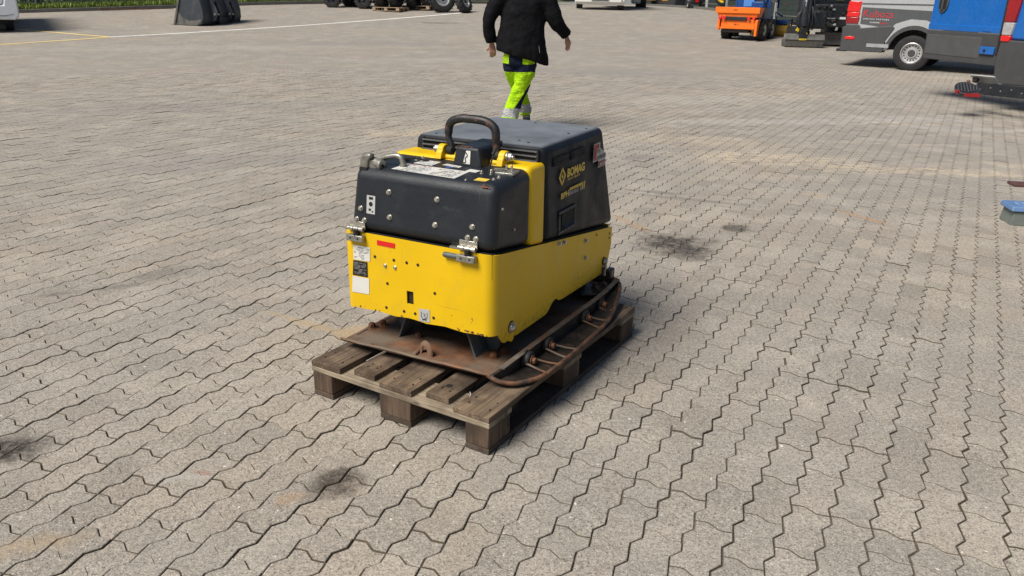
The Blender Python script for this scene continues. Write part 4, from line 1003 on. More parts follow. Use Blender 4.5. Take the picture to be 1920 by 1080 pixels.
def hand(mb, w_, d_, side, curl):
    w_ = Vector(w_); d = Vector(d_).normalized(); s = Vector(side).normalized(); s = (s - d * s.dot(d)).normalized(); pn = d.cross(s)
    pc = w_ + d * .045
    mb.loft([ering(w_ + d * t, 1, 1, 4) for t in ()] or [[w_ + d * t + s * a * wd + pn * b * .014 for a, b in ((-1, -1), (1, -1), (1, 1), (-1, 1))] for t, wd in ((-.02, .026), (.01, .030), (.05, .040), (.09, .038))])
    for i, (off_, ln) in enumerate(((-.030, .062), (-.010, .074), (.011, .070), (.031, .055))):
        b0_ = w_ + d * .082 + s * off_; d1 = (d + pn * curl * .5 + s * off_ * 3).normalized(); d2 = (d + pn * curl * 1.5).normalized(); d3 = (d * .5 + pn * curl * 1.8).normalized()
        p1 = b0_ + d1 * ln * .45; p2 = p1 + d2 * ln * .33; p3 = p2 + d3 * ln * .24
        mb.tube([b0_ - d * .02, b0_, p1, p2, p3], .0085, 8, rr=[.009, .009, .0085, .008, .0065])
    tb = w_ + d * .02 - s * .028; t1 = tb + (d * .6 - s * .8).normalized() * .035; t2 = t1 + (d * .9 - s * .25 + pn * curl * .5).normalized() * .032
    mb.tube([tb, t1, t2], .0105, 8, rr=[.014, .011, .008])
hand(mb, (-.250, .05, .925), (.10, .05, -1), (1, .2, 0), -.45)
hand(mb, (.596, .11, 1.01), (.22, .25, -.95), (-.5, .8, 0), -.55)
person = mb.build('person', M['skin']); person.location = (PX, PY, 0)
remesh(person, .0085, 1)
tag(person, 'person in black jacket and yellow hi-vis work trousers walking away behind the compactor', 'person')
mb = MB()
def hem(t): return t
J = [((.075, .0, .785), .275, .175), ((.075, 0, .86), .282, .18), ((.075, 0, .95), .272, .172), ((.085, 0, 1.1), .255, .162), ((.095, .0, 1.25), .25, .155), ((.10, .0, 1.38), .24, .145), ((.10, .0, 1.47), .19, .12), ((.10, .01, 1.53), .09, .085)]
rings = []
for i, (c_, rx, ry) in enumerate(J):
    rg = ering(c_, rx, ry, 24)
    k_ = max(0, 1 - i / 2.5)
    rg = [Vector((p.x + (.045 * k_ if p.x > .1 else 0), p.y, p.z - k_ * (.30 * (p.x - .05) - .012) - (k_ * .0))) for p in rg]
    rings.append(rg)
mb.loft(rings)
limb(mb, [(-.08, 0, 1.44), (-.20, -.01, 1.36), (-.285, -.02, 1.18), (-.262, .03, .965)], [.10, .095, .078, .060]); limb(mb, [(.26, 0, 1.44), (.38, -.01, 1.37), (.46, -.02, 1.19), (.580, .085, 1.055)], [.105, .10, .085, .062])
mb.tube([(-.268, .03, .985), (-.26, .035, .945)], .062, 16); mb.tube([(.555, .07, 1.08), (.588, .09, 1.042)], .066, 16)
jk = mb.build('jacket', M['jacket'], person); remesh(jk, .013, 3, (.14, .032))
mb = MB(); mb.loft([ering((.065, 0, .72), .175, .13, 20), ering((.065, 0, .80), .185, .14, 20), ering((.07, 0, .92), .18, .135, 20)])
limb(mb, [(.145, -.01, .80), (.135, -.01, .68), (.085, -.01, .47), (.01, -.02, .28), (-.045, -.02, .075)], [.125, .122, .092, .088, .102])
limb(mb, [(-.02, .02, .80), (-.01, .05, .68), (.045, .22, .47), (.10, .33, .30), (.15, .42, .13)], [.115, .11, .088, .080, .088])
tr = mb.build('trousers', M['hivis'], person); remesh(tr, .012, 2, (.075, .036))
for px_, py_, pz_, tilt in ((-.05, .02, .0, 0), (.165, .43, .03, -.35)):
    mb = MB(); m_ = Matrix.Rotation(tilt, 3, 'X')
    q = lambda v: m_ @ Vector(v) + Vector((px_, py_, pz_))
    mb.loft([[q((a * w_, y_, z_ * 1.0)) for a, z_ in ((-1, .0), (1, .0), (1.05, h_ * .6), (.6, h_), (-.6, h_), (-1.05, h_ * .6))] for y_, w_, h_ in ((-.09, .034, .09), (-.04, .040, .11), (.05, .045, .10), (.13, .048, .07), (.18, .035, .05))])
    sh = mb.build('shoe', M['shoe'], person, bevel=.012)
    mb = MB(); mb.loft([[q((a * w_, y_, z_)) for a, z_ in ((-1, -.005), (1, -.005), (1, .022), (-1, .022))] for y_, w_ in ((-.097, .034), (-.04, .043), (.05, .047), (.13, .05), (.187, .036))]); mb.build('sole', M['sole'], sh, bevel=.004)
mb = MB(); mb.ball((.10, .015, 1.70), .112, 18, (.80, .95, 1.12)); hr = mb.build('hair', M['hair'], person); remesh(hr, .015, 1, (.03, .02))
# jacket zip pulls
mb = MB(); mb.tube([(.285, -.165, .86), (.275, -.175, .93)], .003, 6); mb.build('pocket_zip', M['zinc'], person)

# ================================================================== BACKGROUND VEHICLES
M['tyre'] = mat('tyre_rubber', (.016, .016, .017), .82, var=.3, vs=8, dirt=((.10, .09, .075), 6, .5, .75, .35))
M['vgrey'] = mat('silver_grey_paint', (.46, .47, .48), .30, metal=.3, var=.05, coat=.4)
M['vdark'] = mat('anthracite_wrap', (.075, .08, .085), .38, var=.05, coat=.2)
M['clad'] = mat('grey_plastic_cladding', (.052, .053, .054), .62, var=.12, vs=6, bump=(260, .0006))
M['clad2'] = mat('textured_cladding', (.07, .071, .07), .7, var=.15, vs=6, bump=(160, .002))
M['vblue'] = mat('blue_van_paint', (.006, .115, .42), .28, var=.05, coat=.5, dirt=((.06, .14, .30), 3, .55, .8, .3))
M['vwhite'] = mat('white_van_paint', (.66, .69, .73), .3, var=.05, coat=.4)
M['twhite'] = mat('white_truck_paint', (.74, .74, .71), .3, var=.05, coat=.3)
M['lens'] = mat('red_lamp_lens', (.70, .010, .012), .18, var=.2, vs=12, coat=.6)
M['lensd'] = mat('dark_red_lens', (.28, .006, .010), .2, coat=.6)
M['lensw'] = mat('clear_lamp_lens', (.38, .37, .37), .12, coat=.8, var=.2, vs=20)
M['rim'] = mat('silver_rim', (.50, .50, .50), .35, metal=.5, var=.12)
M['orange'] = mat('orange_paint', (.90, .165, .008), .42, var=.08, dirt=((.2, .1, .05), 7, .58, .78, .4))
M['tblue'] = mat('tractor_blue', (.008, .055, .21), .4, var=.1)
M['lblue'] = mat('light_blue_plastic', (.08, .24, .62), .5)
M['tred'] = mat('tractor_red', (.55, .015, .03), .4, var=.12)
M['mblack'] = mat('machine_black', (.014, .016, .020), .4, var=.25, vs=8, dirt=((.07, .065, .055), 6, .55, .75, .4))
M['bucket'] = mat('bucket_grey_paint', (.038, .046, .056), .48, var=.15, vs=3, dirt=((.12, .11, .095), 3, .5, .72, .4))
M['bucketw'] = mat('worn_bucket_steel', (.13, .125, .115), .6, var=.3, vs=5, dirt=((.045, .045, .045), 4, .45, .65, .7), bump=(40, .003))
M['glass'] = mat('dark_glass', (.012, .018, .022), .08, coat=.6)
M['creamrim'] = mat('cream_rim', (.62, .60, .50), .5, var=.12, dirt=((.2, .17, .12), 9, .55, .75, .5))
M['oldwood'] = wood('pallet_wood', 0, (.26, .19, .12), (.45, .34, .22), .25)
M['yellg'] = mat('machine_yellow', (.70, .50, .02), .45)
M['brush'] = mat('yellow_brush_bristles', (.34, .20, .03), .9, var=.5, vs=30)
M['galv'] = mat('galvanised_steel', (.38, .40, .40), .5, metal=.4, var=.15)
M['kerb'] = mat('dark_kerb_stone', (.13, .125, .115), .9, var=.25, vs=3, bump=(60, .002))
M['wfence'] = mat('dark_green_fence_board', (.022, .034, .030), .7, var=.3, vs=3)
def wheel(name, c, axis, r, w_, parent, rim_r=.55, rim=None, lugs=0, lug_h=.012, hole=0, tyre=None, spokes=0):
    """tyre and rim: c centre, axis pointing out of the visible face"""
    ax = Vector(axis).normalized(); c = Vector(c); mb = MB(); rr_ = r * rim_r; h = w_ / 2
    prof = [(rr_, -h * .8), (r * .86, -h), (r * .97, -h * .86), (r, -h * .5), (r, h * .5), (r * .97, h * .86), (r * .86, h), (rr_ * 1.05, h * .92), (rr_, h * .8)]
    mb.lathe(prof, c, ax, 32, True)
    if lugs:
        q = ax.orthogonal().normalized(); t = ax.cross(q)
        for i in range(lugs):
            for s_ in (-1, 1):
                th = 2 * math.pi * (i + (.5 if s_ > 0 else 0)) / lugs; th2 = th + s_ * .0 + .9 * math.pi / lugs
                d1 = q * math.cos(th) + t * math.sin(th); d2 = q * math.cos(th2) + t * math.sin(th2)
                e1, e2 = c + d1 * r + ax * s_ * h * .95, c + d2 * r + ax * s_ * h * .05
                wv = (d1.cross(ax)) * (r * math.pi / lugs * .30)
                mb.add([e1 - wv - d1 * .02, e1 + wv - d1 * .02, e2 + wv - d2 * .01, e2 - wv - d2 * .01, e1 - wv * .8 + d1 * lug_h, e1 + wv * .8 + d1 * lug_h, e2 + wv * .8 + d2 * lug_h, e2 - wv * .8 + d2 * lug_h],
                       [(3, 2, 1, 0), (4, 5, 6, 7), (0, 1, 5, 4), (1, 2, 6, 5), (2, 3, 7, 6), (3, 0, 4, 7)])
    o = mb.build(name, tyre or M['tyre'], parent)
    mb = MB(); mb.lathe([(rr_ * 1.0, -h * .3), (rr_ * 1.02, h * .80), (rr_ * .93, h * .86), (rr_ * .86, h * .40), (rr_ * .55, h * .30), (rr_ * .45, h * .62), (rr_ * .18, h * .66), (.002, h * .66), (.002, -h * .3)], c, ax, 32, True)
    ro = mb.build('rim', rim or M['rim'], o)
    mb = MB(); q = ax.orthogonal().normalized(); t = ax.cross(q)
    if spokes:
        for i in range(spokes):
            th = 2 * math.pi * i / spokes; d = q * math.cos(th) + t * math.sin(th)
            mb.cyl(c + d * rr_ * .70 + ax * h * .34, c + d * rr_ * .70 + ax * h * .37, rr_ * .075, 8)
        mb.build('rim_openings', M['dark'], o, smooth=False)['kind'] = 'stuff'
        mb = MB()
    mb.cyl(c + ax * h * .62, c + ax * h * .74, rr_ * .36, 16, rr_ * .30); mb.build('hub_cap', M['clad'] if not hole else M['dark'], o, bevel=.004)
    return o

# ---- grey service van: x forward, visible (right-hand) side at y = 0, wheel contact at the origin
gv = empty('service_van', (8.58, 18.02, float(H(18.0)) - .01), -.6213, label='grey and silver service van with red lettering on its side, parked behind the blue door', cat='van')
WR = .375
arch = [(.50 * math.cos(t_), WR + .50 * math.sin(t_)) for t_ in np.linspace(math.pi - .12, .12, 17)]
prof = [(-1.45, .42), (-.56, .40)] + arch + [(.56, .42), (4.4, .45), (4.95, .6), (5.1, 1.0), (4.9, 1.25), (4.1, 1.55), (3.45, 2.35), (3.0, 2.5), (-1.30, 2.5), (-1.38, 2.3), (-1.43, 1.3), (-1.45, .9)]
mb = MB(); mb.prism(prof, 'y', 0, 1.95); body = mb.build('body', M['vgrey'], gv, bevel=.03, seg=3)
mb = MB(); mb.box((0, 1.0, .80), (1.25, 1.7, .75)); mb.build('wheel_housing', M['dark'], gv)
mb = MB(); mb.prism([(-1.5, .36), (-.58, .36), (-.55, .62), (-.40, .88), (-.46, .93), (-1.12, .86), (-1.16, .93), (-1.44, .93), (-1.47, .62)], 'y', -.035, .25); mb.build('bumper_corner', M['clad'], gv, bevel=.015)
mb = MB(); mb.box((-1.47, 1.0, .62), (.10, 1.9, .52)); mb.build('bumper', M['clad'], gv, bevel=.02)
mb = MB(); mb.box((-1.50, .25, .37), (.22, .22, .06)); mb.build('bumper_step', M['mblack'], gv, bevel=.01)
wr_ = MB(); pts = [(-.44, .93), (-.60, .78)]
outer = [(.56 * math.cos(t_), WR + .57 * math.sin(t_)) for t_ in np.linspace(math.pi - .25, .05, 17)]; inner = [(.49 * math.cos(t_), WR + .49 * math.sin(t_)) for t_ in np.linspace(math.pi - .25, .05, 17)]
for i in range(16): wr_.prism([outer[i], outer[i + 1], inner[i + 1], inner[i]], 'y', -.03, .03)
wr_.build('arch_moulding', M['clad'], gv)
o2 = [(.66 * math.cos(t_), WR + .69 * math.sin(t_)) for t_ in np.linspace(math.pi - .35, .1, 15)]; i2 = [(.565 * math.cos(t_), WR + .575 * math.sin(t_)) for t_ in np.linspace(math.pi - .35, .1, 15)]
mb = MB()
for i in range(14): mb.prism([o2[i], o2[i + 1], i2[i + 1], i2[i]], 'y', -.022, .02)
mb.prism([(-1.16, .94), (-.60, .87), (-.585, .80), (-1.10, .86)], 'y', -.02, .02); mb.build('silver_trim', M['vgrey'], gv)
# dark wrap panel
mb = MB(); mb.prism([(-1.14, .955), (-.655, .90), (-.60, .80), (-.40, .99), (-.12, 1.085), (.2, 1.07), (.5, .93), (.62, .80), (1.2, .8), (1.2, 1.22), (-1.14, 1.30)], 'y', -.010, .01); mb.build('wrap_panel', M['vdark'], gv)
mb = MB(); mb.box((.2, -.006, 1.375), (2.72, .014, .014)); mb.build('side_crease', M['dark'], gv)
mb = MB(); mb.box((-.70, -.040, .505), (.46, .008, .075)); mb.build('reflective_strip', M['galv'], gv)
mb = MB(); mb.box((-1.31, -.042, .645), (.20, .010, .062)); mb.build('rear_reflector', M['lens'], gv, bevel=.006)
for z0, z1, m_ in ((1.20, 1.42, 'lens'), (1.09, 1.195, 'lens'), (.95, 1.085, 'lensd')):
    mb = MB(); mb.hull8([(-1.46, -.018, z0), (-1.19 , -.022, z0), (-1.19, .05, z0), (-1.46, .12, z0)], [(-1.44, -.018, z1), (-1.17, -.022, z1), (-1.17, .05, z1), (-1.44, .12, z1)]); mb.build('tail_lamp', M[m_], gv, bevel=.012)
M['kub'] = mat('red_van_lettering', (.55, .02, .03), .45, var=.02); M['whl'] = mat('white_lettering', (.6, .6, .6), .5)
text('side_lettering', 'Kubota', (-1.10, -.0125, 1.10), (1, 0, -.02), (0, 0, 1), .62, .15, M['kub'], gv, -.004, space=1.05)
text('side_lettering', 'SERVICE PARTNER', (-1.09, -.0125, 1.045), (1, 0, -.02), (0, 0, 1), .54, .030, M['whl'], gv, .01, space=1.3)
text('side_lettering', 'PJ LAURIDSEN', (-.94, -.0125, .968), (1, 0, -.02), (0, 0, 1), .20, .034, M['whl'], gv, .02)
text('side_lettering', 'MASKINER', (-.73, -.0125, .960), (1, 0, -.02), (0, 0, 1), .15, .030, M['kub'], gv, .02)
for (x_, y_) in ((0, .14), (0, 1.75), (3.6, .14), (3.6, 1.75)):
    wheel('wheel', (x_, y_, WR), (0, -1, 0), WR, .24, gv, .60, M['rim'], spokes=16)
mb = MB(); mb.box((3.9, -.02, 1.7), (.7, .02, .5)); mb.build('cab_window', M['glass'], gv)

# ---- blue van: rear corner, opened rear door, step and tow bar
BV = Vector((7.02, 12.05, 0)); BY = -1.266
bv = empty('blue_van', BV, BY, label='blue van with grey plastic cladding, its rear door swung open, at the right edge', cat='van')
def B(wx, wy, z):   # world ground point to the van's own frame
    d = Vector((wx - BV.x, wy - BV.y)); c_, s_ = math.cos(BY), math.sin(BY); return Vector((d.x * c_ + d.y * s_, -d.x * s_ + d.y * c_, z))
mb = MB(); mb.prism([(.02, .98), (5.2, .98), (5.5, 1.2), (4.9, 1.5), (4.3, 2.4), (.08, 2.6), (.0, 2.4)], 'y', 0, 1.95); mb.build('body', M['vblue'], bv, bevel=.04, seg=3)
mb = MB(); mb.prism([(.02, .36), (.75, .38), (.75, .98), (.0, .98), (-.02, .7)], 'y', -.03, 1.95); mb.build('rear_cladding', M['clad'], bv, bevel=.02)
mb = MB(); mb.prism([(1.7, .40), (5.3, .42), (5.4, .98), (1.6, .98)], 'y', -.02, 1.95); mb.build('sill_cladding', M['clad'], bv, bevel=.02)
mb = MB(); mb.box((1.2, 1.0, .75), (1.0, 1.7, .5)); mb.build('wheel_housing', M['dark'], bv)
for z0, z1, m_ in ((.955, 1.04, 'lens'), (1.04, 1.22, 'lensw'), (1.22, 1.62, 'lensd'), (1.62, 1.75, 'lens')):
    sh = (z0 - .95) * .10, (z1 - .95) * .10
    mb = MB(); mb.hull8([(.00 + sh[0] * 0, -.045, z0), (.15 + sh[0], -.045, z0), (.15 + sh[0], .05, z0), (.0, .05, z0)], [(.0, -.045, z1), (.15 + sh[1], -.045, z1), (.15 + sh[1], .05, z1), (.0, .05, z1)]); mb.build('tail_lamp', M[m_], bv, bevel=.015)
mb = MB(); mb.box((-.03, .0, 1.5), (.035, .05, 1.5)); mb.build('door_seal', M['rubber'], bv, bevel=.01)
for y_ in (.14, 1.75): wheel('wheel', (1.2, y_, .36), (0, -1, 0), .36, .24, bv, .60, M['rim'], spokes=12)
# door panel (outer face towards the camera)
p0, p1 = B(7.05, 12.23, 0), B(6.757, 13.73, 0); dd = (p1 - p0).normalized(); nn2 = Vector((dd.y, -dd.x, 0))
if nn2.y > 0: nn2 = -nn2
dl = (p1 - p0).length
def DP(u, z, off=0.): return p0 + dd * u + nn2 * off + Vector((0, 0, z))
def dbox(name, u0, u1, z0, z1, o0, o1, m, parent, bevel=0, skew=0.):
    mb = MB(); mb.hull8([DP(u0, z0, o0), DP(u1, z0, o0), DP(u1, z0, o1), DP(u0, z0, o1)], [DP(u0, z1, o0), DP(u1 + skew, z1, o0), DP(u1 + skew, z1, o1), DP(u0, z1, o1)]); return mb.build(name, m, parent, bevel=bevel, seg=3)
door = dbox('rear_door', -.14, dl, 1.055, 2.45, -.05, 0, M['vblue'], bv, .012, -.03)
dbox('door_moulding', -.14, dl, 1.055, 1.15, -.01, .012, M['vblue'], door, .01)
dbox('door_cladding', -.10, dl + .01, .60, 1.05, -.05, .012, M['clad'], door, .012)
dbox('cladding_panel', .30, dl - .02, .68, .985, .0, .018, M['clad2'], door, .015)
mb = MB(); hc = dl - .26
ov = [(hc + .11 * math.cos(t_) * 1.0, 1.47 + .155 * math.sin(t_)) for t_ in np.linspace(0, 2 * math.pi, 20, endpoint=False)]
mb.loft([[DP(u_, z_, o_) for u_, z_ in ov] for o_ in (.0, .022)]); hb = mb.build('door_handle', M['clad'], door, bevel=.008)
dbox('handle_recess', hc - .075, hc - .025, 1.38, 1.565, .02, .026, M['dark'], hb); dbox('handle_recess', hc + .025, hc + .075, 1.38, 1.565, .02, .026, M['dark'], hb)
dbox('handle_grip', hc - .022, hc + .022, 1.355, 1.60, .02, .042, M['clad'], hb, .008)
text('small_lettering', 'energicar', DP(.30, 1.062, .0135), -dd, (0, 0, 1), .17, .020, M['ink'], door, .015)
dbox('hinge', -.03, .26, .755, .865, .02, .045, M['vblue'], bv, .01); dbox('hinge', -.03, .26, 1.85, 1.95, .02, .045, M['vblue'], bv, .01)
mb = MB(); mb.cyl(DP(.15, .81, .045), DP(.15, .81, .062), .018, 10); mb.build('hinge_bolt', M['oily'], bv)
# perforated step, tow bracket, ball and rubber foot step
def wbox(name, c, size, yaw, m, bevel=.004, parent=bv):
    mb = MB(); mb.box(B(*c), size, (0, 0, yaw - BY)); return mb.build(name, m, parent, bevel=bevel)
SY = math.atan2(-.84, .54)
stp = wbox('step_plate', (6.60, 11.50, .45), (.34, .26, .014), SY, M['galv']); stp.data.transform(Matrix.Translation(B(6.60, 11.50, .45)) @ Matrix.Rotation(SY - BY, 4, 'Z') @ Matrix.Rotation(R(-32), 4, 'X') @ Matrix.Rotation(-(SY - BY), 4, 'Z') @ Matrix.Translation(-B(6.60, 11.50, .45)))
for k_ in range(4):
    c_ = Vector((6.60, 11.55)) + Vector((.84, .54)) * (k_ * .055 - .085)
    tr_ = wbox('tread_rib', (c_.x, c_.y, .460), (.32, .014, .008), SY, M['rust'], .001, stp); tr_.data.transform(Matrix.Translation(B(6.60, 11.50, .45)) @ Matrix.Rotation(SY - BY, 4, 'Z') @ Matrix.Rotation(R(-32), 4, 'X') @ Matrix.Rotation(-(SY - BY), 4, 'Z') @ Matrix.Translation(-B(6.60, 11.50, .45)))
wbox('step_lip', (6.68, 11.34, .36), (.02, .20, .12), SY, M['galv'])
wbox('tow_bracket', (6.65, 11.18, .35), (.66, .012, .16), SY, M['mblack'])
for k_ in range(5):
    c_ = Vector((6.65, 11.18)) + Vector((.54, -.84)) * (-.28 + k_ * .14) + Vector((-.84, -.54)) * .010
    wbox('bracket_bolt', (c_.x, c_.y, .34 + (k_ % 2) * .03), (.016, .01, .016), SY, M['zinc'], .002)
c_ = Vector((6.15, 11.05))
mb = MB(); e = B(6.17, 11.15, .375); vd_ = B(0, 1, 0) - B(0, 0, 0); vd_ = Vector((vd_.x, vd_.y, 0)); hd_ = B(1, 0, 0) - B(0, 0, 0); hd_ = Vector((hd_.x, hd_.y, 0)); pl = [e + hd_ * .17 * math.cos(t_) + (vd_ * .12 + Vector((0, 0, .075))) * math.sin(t_) for t_ in np.linspace(0, 2 * math.pi, 18, endpoint=False)]
mb.loft([[p + Vector((0, 0, dz)) for p in pl] for dz in (-.03, .0)]); fs_ = mb.build('foot_step', M['mblack'], bv, bevel=.006)
for k_ in range(7):
    hw_ = .10 - abs(k_ - 3) * .012; c3 = e + hd_ * (-.13 + k_ * .042) + Vector((0, 0, .012)); dv_ = vd_ * .9 * hw_ + Vector((0, 0, .55 * hw_)); mb = MB(); mb.cyl(c3 - dv_ - hd_ * .02, c3 + dv_ + hd_ * .02, .008, 6); mb.build('foot_step_rib', M['clad'], fs_, bevel=.002)
wbox('step_reflector', (6.16, 10.985, .300), (.20, .012, .05), math.atan2(-.25, .97), M['lensd'], .003)
wbox('step_reflector', (5.995, 11.07, .335), (.03, .06, .045), 0.2, M['lensd'], .003)
mb = MB(); b0 = B(6.33, 11.45, 0); mb.cyl(b0 + Vector((0, 0, .36)), b0 + Vector((0, 0, .42)), .016, 12); mb.ball(b0 + Vector((0, 0, .435)), .028, 14); mb.build('tow_ball', M['rust'], bv)
mb = MB(); mb.tube([b0 + Vector((0, 0, .37)), B(6.5, 11.55, .36), B(6.9, 11.8, .38)], .025, 10); mb.build('tow_neck', M['oily'], bv)
wbox('socket', (6.50, 11.58, .455), (.07, .07, .08), SY, M['rubber'], .015)
mb = MB(); mb.tube([B(5.97, 11.0, .34), B(5.90, 11.02, .30)], .004, 6); mb.tube([B(6.12, 10.97, .33), B(5.93, 10.95, .285)], .003, 6); mb.build('loose_wire', M['dark'], bv)

# ---- white van, rear corner, far left
wv = empty('white_van', (-14.0, 23.35, float(H(23.4))), 2.60, label='white van at the left edge by the yellow bay lines, only its rear corner showing', cat='van')
# x = right along the rear, y = forward (away)
wv.rotation_euler = (0, 0, R(31))
mb = MB(); mb.prism([(-1.95, .38), (-.03, .38), (-.0, .9), (-.03, 1.9), (-.3, 2.0), (-1.9, 2.0)], 'y', .0, 4.8); mb.build('body', M['vwhite'], wv, bevel=.05, seg=3)
mb = MB(); mb.prism([(-1.97, .36), (-.05, .33), (.06, .42), (.07, .60), (.06, .92), (-.22, .95), (-.27, .72), (-1.97, .66)], 'y', -.10, .35); mb.build('rear_bumper', M['vwhite'], wv, bevel=.035, seg=3)
mb = MB(); mb.prism([(-1.95, .72), (-.30, .74), (-.24, 1.02), (-.24, 1.7), (-1.95, 1.7)], 'y', -.045, .02); td = mb.build('tailgate', M['vwhite'], wv, bevel=.015)
mb = MB(); mb.prism([(-1.9, .700), (-.28, .722), (-.28, .738), (-1.9, .716)], 'y', -.05, .02); mb.build('door_gap', M['clad'], wv)
mb = MB(); mb.prism([(-1.9, .46), (-.25, .45), (-.06, .50), (-.25, .435), (-1.9, .44)], 'y', -.108, -.09); mb.build('bumper_crease', M['vdark'], wv)
text('rear_lettering', 'BRAENDSTRUPVEJ', (-1.55, -.047, 1.005), (1, 0, 0), (0, 0, 1), 1.15, .075, M['ink'], wv, .01)
wheel('wheel', (-.22, .75, .33), (1, 0, 0), .33, .22, wv, .6); wheel('wheel', (-1.7, .75, .33), (-1, 0, 0), .33, .22, wv, .6)
wheel('wheel', (-.22, 3.9, .33), (1, 0, 0), .33, .22, wv, .6)
mb = MB(); mb.box((-1.0, .9, .3), (1.5, 1.4, .14)); mb.build('underbody', M['dark'], wv)
mb = MB(); mb.prism([(-.06, 1.1), (.0, 1.1), (-.01, 1.6), (-.07, 1.6)], 'y', -.05, .2); mb.build('tail_lamp', M['lens'], wv)

# ---- loader bucket
bk = empty('loader_bucket', (-9.92, 26.25, float(H(26.3))), -.30, label='dark grey wheel loader bucket standing on the paving near the kerb', cat='bucket')
sp_ = [(-1.02, .0), (-.15, -.0), (.0, .06), (.10, .22), (.12, .45), (-.02, .95), (-.15, 1.30), (-.52, 1.42)]
# side plates in the x-z plane, mouth towards -x; width along y
for y0 in (0, 1.93):
    mb = MB(); mb.prism([(-1.02, .0), (-.2, .0), (-.02, .08), (.06, .25), (.06, .5), (-.06, .95), (-.18, 1.30), (-.55, 1.40)], 'y', y0, y0 + .03); mb.build('side_plate', M['bucket'], bk, bevel=.005)
mb = MB(); outer_ = [(-1.06, -.005), (-.2, -.005), (-.03, .06), (.06, .22), (.075, .5), (-.04, .97), (-.17, 1.32), (-.55, 1.42)]; inn_ = [(x_ - .03, z_ + .03) for x_, z_ in outer_][::-1]
mb.prism(outer_ + inn_, 'y', .03, 1.93); mb.build('shell', M['bucket'], bk, bevel=.004)
mb = MB(); mb.box((-.80, -.012, .70), (.06, .05, 1.52), (0, .335, 0)); mb.build('side_cutter', M['bucketw'], bk); mb = MB(); mb.box((-1.06, .98, .014), (.16, 2.0, .03)); mb.build('cutting_edge', M['bucketw'], bk)
for y0 in (.42, .62, 1.18, 1.38):
    mb = MB(); mb.prism([(.05, .12), (.20, .18), (.30, .42), (.22, .62), (.10, .80), (.05, 1.25), (-.10, 1.25), (.02, .5)], 'y', y0, y0 + .035); mb.build('mount_ear', M['bucket'], bk, bevel=.004)
for y0 in (.53, 1.29):
    mb = MB(); mb.cyl((.20, y0 - .14, .36), (.20, y0 + .14, .36), .035, 12); mb.build('mount_pin', M['galv'], bk)
    mb = MB(); mb.prism([(.05, .70), (.12, .72), (-.04, 1.25), (-.10, 1.25)], 'y', y0 - .1, y0 + .1); mb.build('stiffener', M['bucketw'], bk)
mb = MB(); mb.box((.08, .98, .16), (.03, .45, .20), (0, .2, 0)); mb.build('wear_strip', M['bucket'], bk)
mb = MB(); mb.cyl((-.50, -.0005, 1.0), (-.50, -.003, 1.0), .10, 24); mb.build('blue_disc', M['lblue'], bk, smooth=False)
mb = MB(); mb.cyl((-.50, -.003, 1.0), (-.50, -.005, 1.0), .072, 24); mb.build('blue_disc_centre', M['blue'], bk, smooth=False)
mb = MB(); mb.tube([(-.50 + .04 * math.cos(t_), -.007, 1.0 + .045 * math.sin(t_)) for t_ in np.linspace(.6, 5.6, 10)], .008, 6); mb.build('disc_letter', M['lblue'], bk)
mb = MB(); mb.prism([(-1.0, .03), (-.22, .03), (-.06, .12), (-.02, .22), (-.25, .17), (-.5, .16), (-.72, .24), (-.85, .42), (-.9, .42)], 'y', -.004, -.0005); mb.build('wear_patch', M['bucketw'], bk, smooth=False)
# ---- compact tractor with orange salt spreader
tc_ = empty('compact_tractor', (6.58, 25.08, float(H(25.2))), math.atan2(.84, .55), label='blue compact tractor with an orange salt spreader behind and a blue front brush', cat='tractor')
tc_.scale = (.88, .90, .84)
# x forward, y left; rear face of the spreader at x = 0
mb = MB(); mb.hull8([(.0, .66, .78), (.0, -.66, .78), (.50, -.66, .78), (.50, .66, .78)][::1], [(-.06, .72, 1.10), (-.06, -.72, 1.10), (.56, -.72, 1.10), (.56, .72, 1.10)]); mb.build('spreader_hopper', M['orange'], tc_, bevel=.015)
mb = MB(); mb.box((-.055, 0, 1.02), (.03, 1.50, .20)); mb.build('hopper_rim', M['orange'], tc_, bevel=.008)
mb = MB(); mb.box((.25, 0, 1.115), (.56, 1.34, .02)); mb.build('hopper_cover', M['oily'], tc_)
mb = MB(); mb.box((.0, .04, .74), (.05, .74, .13)); mb.build('lamp_board', M['mblack'], tc_, bevel=.01)
for y_, r_ in ((.57, .055), (.43, .06), (-.40, .055), (-.57, .05)):
    mb = MB(); mb.cyl((-.02, y_, .76), (-.07, y_, .76), r_, 14); mb.build('tail_lamp', M['lens'], tc_, bevel=.008)
mb = MB(); mb.prism([(.03, .40), (.10, .36), (.12, .72), (.03, .72)], 'y', -.60, .55); mb.build('spreader_chute', M['orange'], tc_, bevel=.01)
mb = MB(); mb.box((.02, 0, .42), (.06, 1.2, .05)); mb.build('chute_edge', M['orange'], tc_)
for y_ in (.62, -.66):
    mb = MB(); mb.prism([(-.02, .70), (-.04, .35 if y_ > 0 else .16), (.10, .34 if y_ > 0 else .16), (.30, .75)], 'y', y_ - .04, y_ + .04); mb.build('spreader_side', M['orange'], tc_, bevel=.01)
text('spreader_lettering', 'EPOKE', (-.072, .12, 1.0), (0, -1, 0), (0, 0, 1), .12, .05, M['ink'], tc_, .02)
text('spreader_lettering', 'SK 5', (.02, .10, .52), (0, -1, 0), (0, 0, 1), .16, .045, M['ink'], tc_, .02)
mb = MB(); mb.box((.25, .05, .34), (.35, .9, .16)); mb.build('spreader_frame', M['oily'], tc_, bevel=.01)
